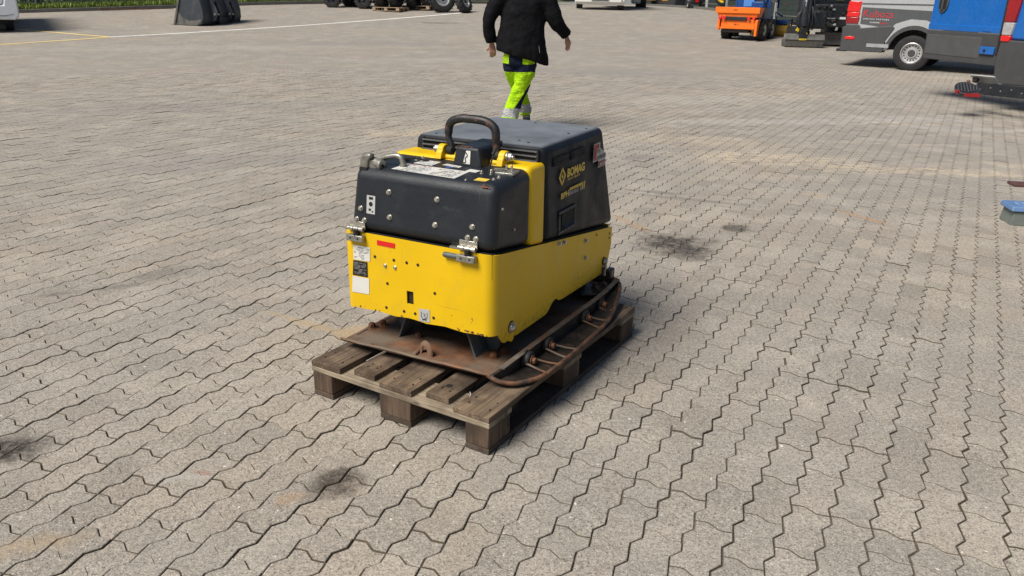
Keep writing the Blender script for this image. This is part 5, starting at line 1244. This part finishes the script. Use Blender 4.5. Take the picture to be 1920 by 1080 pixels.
wheel('wheel', (.62, -.66, .36), (0, -1, 0), .36, .27, tc_, .55, M['creamrim'], lugs=16, lug_h=.012); wheel('wheel', (.55, .48, .30), (0, 1, 0), .30, .27, tc_, .55, M['creamrim'], lugs=14, lug_h=.012)
wheel('wheel', (1.55, -.66, .36), (0, -1, 0), .36, .27, tc_, .55, M['creamrim'], lugs=16, lug_h=.012); wheel('wheel', (1.55, .60, .36), (0, 1, 0), .36, .27, tc_, .55, M['creamrim'], lugs=16, lug_h=.012)
mb = MB(); mb.box((1.1, .0, .62), (1.0, .9, .35)); mb.build('chassis', M['mblack'], tc_, bevel=.02)
mb = MB(); mb.box((.95, -.38, 1.02), (.35, .42, .60)); mb.box((1.45, -.1, 1.05), (.75, 1.0, .75)); mb.build('engine_cover', M['tblue'], tc_, bevel=.03)
mb = MB(); mb.box((.90, -.08, 1.28), (.22, .36, .30)); mb.build('toolbox', M['lblue'], tc_, bevel=.02)
mb = MB(); mb.box((.88, -.45, 1.22), (.06, .28, .34)); mb.box((.98, -.62, .95), (.30, .04, .35)); mb.build('radiator_grille', M['mblack'], tc_, bevel=.01)
mb = MB(); mb.box((1.75, -.1, 1.75), (1.1, 1.1, .9)); mb.build('cab_glass', M['glass'], tc_, bevel=.03)
for x_, y_ in ((1.2, -.66), (1.2, .46), (2.3, -.66), (2.3, .46)):
    mb = MB(); mb.box((x_, y_, 1.75), (.07, .07, 1.3)); mb.build('cab_pillar', M['tblue'], tc_, bevel=.01)
mb = MB(); mb.box((1.75, -.1, 2.42), (1.3, 1.3, .12)); mb.build('cab_roof', M['twhite'], tc_, bevel=.04)
mb = MB(); mb.box((2.75, -.35, .62), (.55, 1.25, .12)); mb.box((2.6, -.35, .50), (.12, 1.2, .3)); mb.tube([(2.62, -.55, .68), (2.60, -.5, .95), (2.7, -.75, .80)], .03, 8); mb.build('brush_hood', M['tblue'], tc_, bevel=.02)
mb = MB(); mb.cyl((2.72, -1.0, .30), (2.72, .3, .30), .27, 24)
br_ = mb.build('brush_roller', M['brush'], tc_)
mb = MB(); mb.tube([(2.8, -1.0, .66), (2.9, -1.05, .72), (2.95, -1.02, .45), (2.9, -1.02, .25)], .025, 8); mb.build('brush_arm', M['mblack'], tc_)

# ---- mini excavator
ex = empty('mini_excavator', (8.05, 23.30, float(H(23.3))), math.radians(-6), label='black mini excavator with a wide grey grading bucket lowered to the ground', cat='excavator')
# x right, y away
prof_b = [(.0, .02), (.10, .0), (.32, .0), (.42, .12), (.46, .36), (.40, .38), (.34, .16), (.14, .08), (.02, .1)]
mb = MB(); mb.hull8([(-.50, .0, .02), (.50, .0, .02), (.52, .42, .0), (-.52, .42, .0)], [(-.56, -.05, .20), (.56, -.05, .20), (.56, .30, .24), (-.56, .30, .24)])
mb.hull8([(-.56, -.045, .20), (.56, -.045, .20), (.56, .10, .20), (-.56, .10, .20)], [(-.55, .03, .37), (.55, .03, .36), (.55, .08, .36), (-.55, .08, .37)])
bu = mb.build('grading_bucket', M['bucketw'], ex, bevel=.015)
mb = MB(); mb.box((0, -.052, .205), (1.06, .012, .02)); mb.build('bucket_bead', M['oily'], bu)
mb = MB(); mb.box((-.06, .02, .36), (.20, .16, .34)); mb.box((-.06, -.02, .46), (.16, .10, .16)); mb.build('tilt_rotator', M['mblack'], ex, bevel=.02)
mb = MB(); mb.box((-.06, -.055, .215), (.19, .02, .03)); mb.box((-.20, .0, .50), (.08, .08, .14), (0, .5, 0)); mb.box((-.02, -.05, .40), (.14, .02, .03), (0, .3, 0)); mb.build('coupler_yellow_parts', M['yellg'], ex, bevel=.005)
text('coupler_lettering', 'engcon', (-.15, -.070, .20), (1, 0, 0), (0, 0, 1), .19, .05, M['yellg'], ex, .03)
mb = MB(); mb.tube([(-.06, .05, .55), (-.08, .10, .85), (-.02, .25, 1.5), (.05, .5, 2.4)], .11, 12, rr=[.15, .19, .18, .16]); mb.build('dipper_arm', M['mblack'], ex)
mb = MB(); mb.cyl((-.10, -.02, .95), (-.02, .10, 1.9), .028, 12); mb.build('cylinder_rod', M['rim'], ex)
mb = MB(); mb.cyl((-.02, .05, 1.5), (.05, .2, 2.3), .055, 12); mb.build('hydraulic_cylinder', M['mblack'], ex)
rr = random.Random(4)
for k_ in range(10):
    x0 = rr.uniform(-.34, .30); mb = MB()
    mb.tube(smoothpath([(x0 * .5, -.02, 1.15 + rr.uniform(-.1, .2)), (x0 - .06, -.10, .85), (x0 - .02 + rr.uniform(-.08, .08), -.12, .62), (x0 * .6, -.04, .48)], 5), .011, 6); mb.build('hydraulic_hose', M['mblack'], ex)
for k_ in range(26):
    mb = MB(); c3 = (rr.uniform(.22, 1.15), .27 + rr.uniform(-.02, .02), rr.uniform(.50, 1.12)); mb.box(c3, (rr.uniform(.03, .14), .04, rr.uniform(.02, .09)), (0, rr.uniform(-.4, .4), 0)); mb.build('body_fitting', M[rr.choice(('mblack', 'mblack', 'oily', 'galv', 'bucket'))], ex, bevel=.006)
# upper body, cab, blade and tracks behind the bucket
mb = MB(); mb.box((.72, .75, .86), (.95, .9, .62)); mb.box((.35, .45, .75), (.5, .4, .5)); mb.build('upper_body', M['mblack'], ex, bevel=.05, seg=3)
mb = MB(); mb.box((.72, .9, 1.75), (1.0, .9, 1.15)); mb.build('cab_glass', M['glass'], ex, bevel=.04)
for x_ in (.22, .50, 1.22):
    mb = MB(); mb.box((x_, .44, 1.72), (.05, .05, 1.25)); mb.build('cab_pillar', M['mblack'], ex, bevel=.01)
mb = MB(); mb.box((.72, .44, 1.17), (1.02, .06, .06)); mb.build('cab_sill', M['mblack'], ex)
mb = MB(); mb.box((.93, .43, 1.36), (.20, .01, .16)); mb.build('yellow_card', mat('yellow_green_card', (.55, .60, .03), .5), ex)
for x_ in (.42, 1.03): 
    mb = MB(); mb.box((x_, .295, .80), (.16, .01, .06)); mb.build('white_plate', M['whl'], ex)
mb = MB(); mb.box((.72, .29, .79), (.40, .012, .02)); mb.build('body_groove', M['galv'], ex)
mb = MB(); mb.prism([(.02, .1), (1.3, .1), (1.32, .42), (.0, .40)], 'y', 1.15, 1.20) if False else mb.box((.9, .62, .24), (.95, .05, .34)); mb.build('dozer_blade', M['bucketw'], ex, bevel=.01)
for x_ in (.15, 1.15):
    mb = MB(); pts_t = [(x_, 0, 0)]
    tp = [(.66 + .22 * math.cos(t_), .27 + .22 * math.sin(t_)) for t_ in np.linspace(math.pi / 2, 3 * math.pi / 2, 8)] + [(2.0 + .22 * math.cos(t_), .27 + .22 * math.sin(t_)) for t_ in np.linspace(-math.pi / 2, math.pi / 2, 8)]
    mb.prism([(a_ + .25, b_ + .02) for a_, b_ in tp], 'x', x_ - .14, x_ + .14); trk = mb.build('rubber_track', M['tyre'], ex, bevel=.01)
    mb = MB()
    for k_ in range(14): mb.box((x_, .95 + k_ * .1, .5), (.27, .04, .03))
    for k_ in range(5):
        t_ = math.pi / 2 + k_ * .55; mb.box((x_, .91 + .24 * math.cos(t_), .29 + .24 * math.sin(t_)), (.27, .05, .03), (t_ - math.pi / 2, 0, 0))
    mb.build('track_lugs', M['tyre'], trk)['kind'] = 'stuff'

# ---- red tractor / machine behind the compact tractor
rt = empty('red_machine', (11.30, 35.6, float(H(35.6))), .1, label='red farm implement with dark tyres far behind the compact tractor', cat='farm machine')
mb = MB(); mb.hull8([(-.75, 0, .32), (.75, 0, .25), (.9, 1.4, .3), (-.6, 1.4, .3)], [(-.30, .1, .75), (.7, .0, .80), (.8, 1.3, .9), (-.2, 1.3, .9)]); mb.build('body', M['tred'], rt, bevel=.06, seg=3)
mb = MB(); mb.box((.1, .1, .95), (.9, .3, .30)); mb.build('cover', M['tred'], rt, bevel=.05)
for x_ in (-.55, .45):
    wheel('wheel', (x_, -.15, .33), (0, -1, 0), .33, .25, rt, .5, M['tred'], lugs=14)
mb = MB(); mb.box((0, .3, .22), (1.9, .9, .28)); mb.build('axle', M['mblack'], rt, bevel=.03)
mb = MB(); mb.box((-1.05, .1, .42), (.16, .4, .75), (0, .3, 0)); mb.build('side_arm', M['tred'], rt, bevel=.03)

# ---- white truck
tk = empty('truck', (3.45, 35.4, float(H(35.8)) - .02), math.radians(-6), label='white lorry with a dark grille far behind the person, facing the camera', cat='truck')
tk.scale = (.86, .86, .86)
mb = MB(); mb.box((0, .05, .52), (2.42, .30, .34)); mb.hull8([(-1.2, .0, .27), (1.2, -.0, .23), (1.2, .3, .23), (-1.2, .3, .27)], [(-1.22, -.05, .5), (1.22, -.05, .45), (1.22, .3, .5), (-1.22, .3, .5)]); mb.build('bumper', M['twhite'], tk, bevel=.04, seg=3)
mb = MB(); mb.box((.0, -.13, .60), (.85, .06, .30)); mb.build('lower_grille', M['mblack'], tk, bevel=.03)
for x_ in (-.85, .75):
    mb = MB(); mb.box((x_, -.125, .60), (.34, .03, .07)); mb.build('fog_lamp', M['glass'], tk, bevel=.02)
mb = MB(); mb.cyl((1.06, -.12, .48), (1.06, -.14, .48), .05, 12); mb.build('marker_lamp', M['lensw'], tk)
mb = MB(); mb.box((0, 1.1, 1.9), (2.45, 2.2, 2.5)); mb.build('cab', M['twhite'], tk, bevel=.12, seg=3)
mb = MB(); mb.box((0, -.03, 2.2), (2.1, .06, .8)); mb.build('windscreen', M['glass'], tk, bevel=.03); mb = MB(); mb.box((0, -.02, 1.2), (1.6, .06, .7)); mb.build('grille', M['mblack'], tk, bevel=.03)
for x_ in (-1.02, 1.02): wheel('wheel', (x_, 1.35 if x_ < 0 else .55, .48), (1 if x_ > 0 else -1, 0, 0), .50, .30, tk, .55)
mb = MB(); mb.box((1.85, 3.2, .62), (.45, 1.4, .62)); mb.build('fuel_tank', M['galv'], tk, bevel=.08, seg=3)
for y_ in (5.2,): wheel('wheel', (2.2, y_, .48), (1, 0, 0), .50, .55, tk, .55)
mb = MB(); mb.box((1.0, 5.0, 1.0), (2.3, 5.0, .25)); mb.build('chassis', M['mblack'], tk, bevel=.03)

# ---- small utility vehicle
ut = empty('utility_vehicle', (-7.5, 34.1, float(H(34.0))), math.radians(-8), label='small dark off-road utility vehicle with knobbly tyres beyond the white line', cat='utility vehicle')
for x_, y_, n_ in ((.0, 0, 1), (1.32, -.1, 1), (.42, 1.0, 1), (1.75, 1.0, 1)):
    wheel('wheel', (x_, y_, .33), (0, -1, 0), .33, .26, ut, .52, M['mblack'], lugs=18, lug_h=.02)
mb = MB(); mb.hull8([(.3, 0, .34), (1.1, 0, .34), (1.4, 1.0, .4), (.1, 1.0, .4)], [(-.1, .0, .62), (1.7, 0, .62), (1.7, 1.1, .62), (-.1, 1.1, .62)]); mb.box((.8, .5, .72), (2.2, 1.2, .25)); mb.build('body', M['bucket'], ut, bevel=.04)
mb = MB(); mb.tube([(.1, .05, .8), (.4, .05, 1.75), (1.5, .05, 1.75), (1.8, .05, .8)], .03, 8); mb.tube([(.1, 1.05, .8), (.4, 1.05, 1.75), (1.5, 1.05, 1.75), (1.8, 1.05, .8)], .03, 8); mb.build('roll_cage', M['mblack'], ut)

# ---- loose pallets with tyres
def small_pallet(loc, rz, label):
    t = empty('pallet', loc, rz, label=label, cat='pallet')
    for k_ in range(5):
        mb = MB(); mb.box((0, -.33 + k_ * .165, .133), (1.2, .13, .022)); mb.build('top_board', M['oldwood'], t)
    for x_ in (-.53, 0, .53):
        mb = MB(); mb.box((x_, 0, .110), (.13, .8, .022)); mb.build('stringer_board', M['oldwood'], t)
        for y_ in (-.34, 0, .34): mb = MB(); mb.box((x_, y_, .061), (.14, .12, .076)); mb.build('block', M['oldwood'], t)
    for y_ in (-.34, 0, .34): mb = MB(); mb.box((0, y_, .0125), (1.2, .1, .021)); mb.build('bottom_board', M['oldwood'], t)
    return t
small_pallet((-5.0, 33.15, float(H(33.1))), math.radians(-22), 'pale wooden pallet under the upright tractor tyres, nearer of the two')
small_pallet((-3.95, 33.95, float(H(34.0))), math.radians(-18), 'pale wooden pallet just behind and right of the nearer tyre pallet')
def loose_tyre(loc, axis, r, w_, label, rim=None, lugs=22, name='tyre'):
    t = empty(name, loc, 0, label=label, cat='tyre', group='loose tyres near the far kerb')
    wheel('tyre_tread', (0, 0, 0), axis, r, w_, t, .56, rim or M['dark'], lugs=lugs, lug_h=.025, hole=1); return t
zt = float(H(33.2)) + .145
loose_tyre((-5.35, 33.3, zt + .48), (1, -.25, 0), .50, .34, 'upright black tractor tyre at the left on the nearer pallet')
loose_tyre((-4.80, 33.25, zt + .48), (1, -.3, 0), .50, .34, 'upright black tractor tyre in the middle on the nearer pallet')
loose_tyre((-4.15, 33.75, zt + .45), (1, -.3, 0), .50, .38, 'upright chevron tread tyre on the farther pallet')
loose_tyre((-3.55, 33.9, zt + .45), (1, -.3, 0), .50, .38, 'chevron tread tyre at the right on the farther pallet')
loose_tyre((-2.95, 33.0, float(H(33)) + .50), (.35, -1, .12), .50, .34, 'big tyre with a silver rim leaning beside the pallets', M['rim'])
loose_tyre((-2.12, 33.05, float(H(33)) + .38), (.85, -.45, .35), .40, .30, 'smaller tyre leaning to the right of the silver rimmed one', M['rim'], 16)

# ---- kerb, grass bank, mesh fence and hedge on the left
KD = Vector((.8195, .573)); KN = Vector((-.573, .8195)); K0 = Vector((-17.4, 29.75))
def kp(s, d=0): p = K0 + KD * s + KN * d; return p.x, p.y
def kz(s): 
    y = kp(s)[1]; return float(H(y))
stone_kerb = empty('kerb', (K0.x, K0.y, kz(0)), math.atan2(KD.y, KD.x)); tag(stone_kerb, 'dark kerb between the paving and the grass strip', kind='structure')
for k_ in range(-6, 20):
    s0 = k_ * 1.0; dz = kz(s0 + .5) - kz(0); mb = MB(); sl_ = (kz(s0 + 1) - kz(s0))
    mb.hull8([(s0 + .004, 0, dz - sl_ / 2 - .1), (s0 + .996, 0, dz + sl_ / 2 - .1), (s0 + .996, .12, dz + sl_ / 2 - .1), (s0 + .004, .12, dz - sl_ / 2 - .1)], [(s0 + .004, 0, dz - sl_ / 2 + .12), (s0 + .996, 0, dz + sl_ / 2 + .12), (s0 + .996, .12, dz + sl_ / 2 + .12), (s0 + .004, .12, dz - sl_ / 2 + .12)]); mb.build('kerb_stone', M['kerb'], stone_kerb, bevel=.01)
M['grassb'] = mat('grass_soil', (.07, .10, .03), .95, var=.4, vs=2)
mb = MB(); vs = []
for k_ in range(-8, 26):
    s0 = k_ * 1.0
    for d_, dz in ((.12, .11), (1.2, .16), (2.5, .3), (14, .8)):
        x_, y_ = kp(s0, d_); vs.append((x_, y_, kz(s0) + dz))
mb.add(vs, [(i * 4 + j, i * 4 + j + 1, i * 4 + j + 5, i * 4 + j + 4) for i in range(33) for j in range(3)])
gb = mb.build('grass_bank', M['grassb']); tag(gb, 'green grass bank behind the kerb', kind='structure')
def leafmat(name, a, b, rough=.6):
    k = NT(name); at_ = k.n('Attribute'); at_.attribute_name = 'tint'; k.setv('Base Color', k.mix(at_.outputs['Fac'], a, b)); k.setv('Roughness', rough)
    k.b.inputs['Subsurface Weight'].default_value = 0; k.b.inputs['Specular IOR Level'].default_value = .3; return k.m
def leaves(name, pts, size, m, up=False, seed=1):
    g_ = np.random.default_rng(seed); n = len(pts); P_ = np.array(pts)
    d = g_.normal(size=(n, 3)); 
    if up: d = np.c_[g_.normal(0, .35, n), g_.normal(0, .35, n), np.ones(n)]
    d /= np.linalg.norm(d, axis=1)[:, None]; q = np.cross(d, g_.normal(size=(n, 3))); q /= np.linalg.norm(q, axis=1)[:, None]
    L = size * g_.uniform(.6, 1.4, n)[:, None]; wd = L * (.10 if up else .38)
    a = P_; b = P_ + d * L * .5 + q * wd; c = P_ + d * L; e = P_ + d * L * .5 - q * wd
    V_ = np.stack([a, b, c, e], 1).reshape(-1, 3); me = bpy.data.meshes.new(name); me.from_pydata(V_.tolist(), [], [(4 * i, 4 * i + 1, 4 * i + 2, 4 * i + 3) for i in range(n)])
    at_ = me.attributes.new('tint', 'FLOAT', 'POINT'); at_.data.foreach_set('value', np.repeat(g_.random(n), 4)); me.materials.append(m)
    o = bpy.data.objects.new(name, me); COL.objects.link(o); return o
g_ = np.random.default_rng(5); pts = []
for _ in range(26000):
    s0 = g_.uniform(-6, 18); d_ = abs(g_.normal(0, .9)) + .14; x_, y_ = kp(s0, d_); pts.append((x_, y_, kz(s0) + .11 + d_ * .05))
go = leaves('grass', pts, .16, leafmat('grass_blades', (.10, .17, .03), (.27, .32, .07)), True, 3); tag(go, 'green and yellowish grass growing behind the kerb', 'grass', kind='stuff')
pts = []
for _ in range(30000):
    s0 = g_.uniform(-6, 20); hh = 1.9 + .4 * math.sin(s0 * 1.7) + .3 * math.sin(s0 * .6); z_ = g_.uniform(0, 1) ** .9 * hh; d_ = 1.55 + g_.normal(0, .35); x_, y_ = kp(s0, d_); pts.append((x_, y_, kz(s0) + .12 + z_))
ho = leaves('hedge_foliage', pts, .13, leafmat('hedge_leaves', (.018, .05, .012), (.10, .20, .045)), False, 9)
tag(ho, 'dense green hedge foliage growing behind the wire mesh fence', 'hedge', kind='stuff')
mf_ = empty('mesh_fence', (K0.x, K0.y, kz(0)), math.atan2(KD.y, KD.x), label='grey wire mesh fence with steel posts in front of the hedge on the left', cat='fence')
for k_ in range(-2, 8):
    s0 = .35 + k_ * 2.68; dz = kz(s0) - kz(0)
    mb = MB(); mb.box((s0, .62, dz + .85), (.06, .045, 1.7)); ps = mb.build('post', M['galv'], mf_, bevel=.004)
    mb = MB(); mb.box((s0 + .05, .595, dz + .38), (.08, .03, .05)); mb.build('post_clamp', M['dark'], ps)
    if k_ < 7:
        mb = MB(); dz2 = kz(s0 + 2.68) - kz(0)
        for j in range(54):
            t_ = j / 54; xx = s0 + 2.68 * t_; z0 = dz + (dz2 - dz) * t_; mb.box((xx, .60, z0 + .88), (.006, .006, 1.5))
        for j in range(9):
            zz = .16 + j * .18; mb.tube([(s0, .595, dz + zz), (s0 + 2.68, .595, dz2 + zz)], .004, 4)
        mb.build('mesh_panel', M['galv'], mf_, smooth=False)['kind'] = 'stuff'
# dark red drain channel lying along the kerb
mb = MB(); mb.box((0, 0, .03), (2.6, .10, .05)); rb = mb.build('steel_beam', M['rust'], None, loc=(kp(3.6, -.14)[0], kp(3.6, -.14)[1], kz(3.6)), rot=(0, 0, math.atan2(KD.y, KD.x)))
tag(rb, 'long dark red steel beam lying against the kerb left of the bucket', 'beam')

# ---- far boundary on the right: kerb, board fence, posts and small machines
F0, F1 = Vector((6.87, 48.3)), Vector((9.2, 32.6)); FD = (F1 - F0).normalized(); FA = math.atan2(FD.y, FD.x)
FL = (F1 - F0).length
def fz(s): return float(H((F0 + FD * s).y))
fk = empty('kerb', (F0.x, F0.y, fz(0)), FA); tag(fk, 'pale kerb line along the far right edge of the yard', kind='structure')
for k_ in range(14):
    s0 = k_ * 1.05; mb = MB(); mb.box((s0 + .5, 0, fz(s0) - fz(0) + .03), (1.03, .16, .12)); mb.build('kerb_stone', M['kerb'], fk, bevel=.01)
bf = empty('board_fence', (F0.x, F0.y, fz(0)), FA, label='dark green board fence along the far right edge of the yard', cat='fence')
for k_ in range(6):
    s0 = 4.5 + k_ * 2.4; dz = fz(s0) - fz(0)
    mb = MB(); mb.box((s0, .55, dz + .9), (.10, .08, 1.9)); mb.build('post', M['galv'] if k_ != 2 else M['whl'], bf, bevel=.005)
    for j in range(9):
        mb = MB(); mb.box((s0 + 1.2, .62, dz + .12 + j * .2), (2.3, .03, .185)); mb.build('board', M['wfence'], bf)
def clutter(name, loc, rz, label, cat, specs):
    t = empty(name, loc, rz, label=label, cat=cat)
    for pn_, m_, c_, d_ in specs: mb = MB(); mb.box(c_, d_); mb.build(pn_, M[m_], t, bevel=min(d_) * .15)
    return t
c1 = clutter('small_loader', (8.25, 39.2, float(H(39.2))), .1, 'small loader with a red tail lamp in front of the green fence', 'loader', [('body', 'mblack', (0, 0, .45), (.42, .5, .55)), ('cover', 'whl', (0, -.26, .62), (.34, .03, .18)), ('bonnet', 'galv', (-.05, .3, .95), (.5, .6, .4)), ('tail_lamp', 'lens', (0, -.28, .32), (.14, .03, .09))])
for x_ in (-.3, .3): wheel('wheel', (x_, 0, .16), (1 if x_ > 0 else -1, 0, 0), .17, .12, c1, .5)
c2 = clutter('yellow_roller', (9.55, 37.3, float(H(37.3))), -.1, 'small black and yellow machine behind the orange spreader', 'roller', [('body', 'mblack', (0, 0, .45), (.95, .8, .5)), ('cover', 'mblack', (-.05, -.1, .85), (.8, .6, .35)), ('panel', 'whl', (-.1, -.42, .62), (.22, .03, .07))])
for x_ in (-.52, .52): wheel('wheel', (x_, -.15, .55), (0, -1, 0), .34, .22, c2, .7, M['yellg'], lugs=10)
clutter('implement_row', (7.5, 47.2, float(H(47))), FA, 'row of dark implements with orange parts beyond the truck', 'implements', [('frame', 'mblack', (0, 0, .25), (2.4, .8, .5)), ('frame', 'oily', (2.2, .2, .3), (1.6, .8, .6)), ('orange_part', 'brush', (1.2, -.45, .42), (1.6, .12, .30)), ('orange_part', 'brush', (3.6, -.4, .4), (.9, .1, .3)), ('frame', 'mblack', (4.2, 0, .3), (1.8, .8, .6))])
clutter('parked_trailer', (2.6, 46.5, float(H(46))), .05, 'grey trailer frame parked far away left of the truck', 'trailer', [('side_board', 'galv', (-1.5, 0, .45), (4.2, .08, .35)), ('chassis', 'mblack', (-.5, .1, .2), (5.5, .3, .14)), ('side_board', 'galv', (1.0, 0, .55), (1.2, .08, .2))])
mb = MB(); mb.box((0, 0, 1.0), (30, .08, 2.0)); gf = mb.build('steel_fence', M['galv'], None, loc=(-1.0, 50.5, float(H(50))), rot=(0, 0, -.05)); tag(gf, 'pale steel fence panels closing the yard at the far end', 'fence')
# trees and hall beyond, outside the picture's top edge
mb = MB(); mb.box((0, 0, 3.0), (46, .3, 6)); hl = mb.build('hall_wall', M['clad'], None, loc=(16, 64, 1.0), rot=(0, 0, -.15)); tag(hl, 'long grey hall wall beyond the far fence', 'building')

# ---- things at the right edge
bx_ = empty('tool_box', (3.475, 5.38, 0), math.radians(-10), label='grey metal box with a blue lid on the paving at the right edge', cat='box')
M['greybox'] = mat('grey_green_box', (.13, .15, .135), .5, var=.12, vs=9); M['bluelid'] = mat('blue_box_lid', (.10, .18, .34), .5, var=.1, vs=9, dirt=((.3, .33, .36), 12, .6, .8, .3))
mb = MB(); mb.hull8([(0, 0, .0), (.50, 0, 0), (.50, .20, 0), (0, .20, 0)], [(.015, .012, .098), (.50, .012, .098), (.50, .20, .098), (.015, .20, .098)]); mb.build('box_body', M['greybox'], bx_, bevel=.004)
mb = MB(); mb.hull8([(-.012, -.006, .100), (.51, -.006, .100), (.51, .22, .10), (-.012, .22, .10)], [(-.004, .008, .135), (.51, .008, .135), (.51, .21, .135), (-.004, .21, .135)]); ld = mb.build('lid', M['bluelid'], bx_, bevel=.008, seg=3)
mb = MB()
for q0, q1 in (((.055, .05), (.24, .05)), ((.055, .15), (.24, .15)), ((.055, .05), (.055, .15)), ((.24, .05), (.24, .15)), ((.10, .07), (.10, .13)), ((.13, .07), (.18, .07)), ((.13, .13), (.18, .13)), ((.20, .06), (.20, .14)), ((.13, .10), (.17, .10))):
    mb.box(((q0[0] + q1[0]) / 2, (q0[1] + q1[1]) / 2, .1356), (abs(q1[0] - q0[0]) + .006, abs(q1[1] - q0[1]) + .006, .0012))
mb.build('embossed_marks', mat('pale_blue_marks', (.30, .40, .56), .5), ld)
mb = MB(); mb.box((.14, .07, .012), (.28, .15, .022)); bd = mb.build('wood_offcut', mat('dark_red_board', (.085, .035, .03), .8, var=.3, vs=20), None, bevel=.003, loc=(4.24, 6.64, 0), rot=(0, 0, math.radians(-10))); tag(bd, 'dark red-brown board offcut lying in the spilled sand at the right edge', 'board')

# ---- loose grit on the paving
g_ = np.random.default_rng(21); pts = []
for x, y, ang, rx, ry, am in SANDS:
    n = int(520 * am * min(rx * ry * 8, 1.4)); u, v = g_.normal(0, .55, n) * rx * 1.3, g_.normal(0, .6, n) * ry * 1.5
    pts += [(x + a * math.cos(ang) - b * math.sin(ang), y + a * math.sin(ang) + b * math.cos(ang), g_.uniform(.0012, .0042)) for a, b in zip(u, v)]
for _ in range(900): pts.append((g_.uniform(-3, 4), g_.uniform(1.4, 9), g_.uniform(.0008, .0028)))
oct_ = [(1, 0, 0), (0, 1, 0), (-1, 0, 0), (0, -1, 0), (0, 0, 1), (0, 0, -.4)]; of = [(0, 1, 4), (1, 2, 4), (2, 3, 4), (3, 0, 4), (1, 0, 5), (2, 1, 5), (3, 2, 5), (0, 3, 5)]
vs, fs = [], []
for x, y, s_ in pts:
    o = len(vs); a = g_.uniform(0, 6.3); vs += [(x + s_ * (p[0] * math.cos(a) - p[1] * math.sin(a)) * g_.uniform(.7, 1.3), y + s_ * (p[0] * math.sin(a) + p[1] * math.cos(a)), float(H(y)) + s_ * (.35 + p[2] * .7)) for p in oct_]; fs += [tuple(q + o for q in f) for f in of]
me = bpy.data.meshes.new('grit'); me.from_pydata(vs, [], fs); me.materials.append(mat('sand_grit', (.46, .37, .26), .9, var=.5, vs=40)); go = bpy.data.objects.new('grit', me); COL.objects.link(go); tag(go, 'loose sand grit scattered on the paving', 'grit', kind='stuff')

for o in bpy.data.objects:
    if o.name.split('.')[0] in ('dirt_crumbs', 'rust_chips', 'rust_patch', 'lip_notches', 'top_rivets', 'hinge_joint'): o['kind'] = 'stuff'
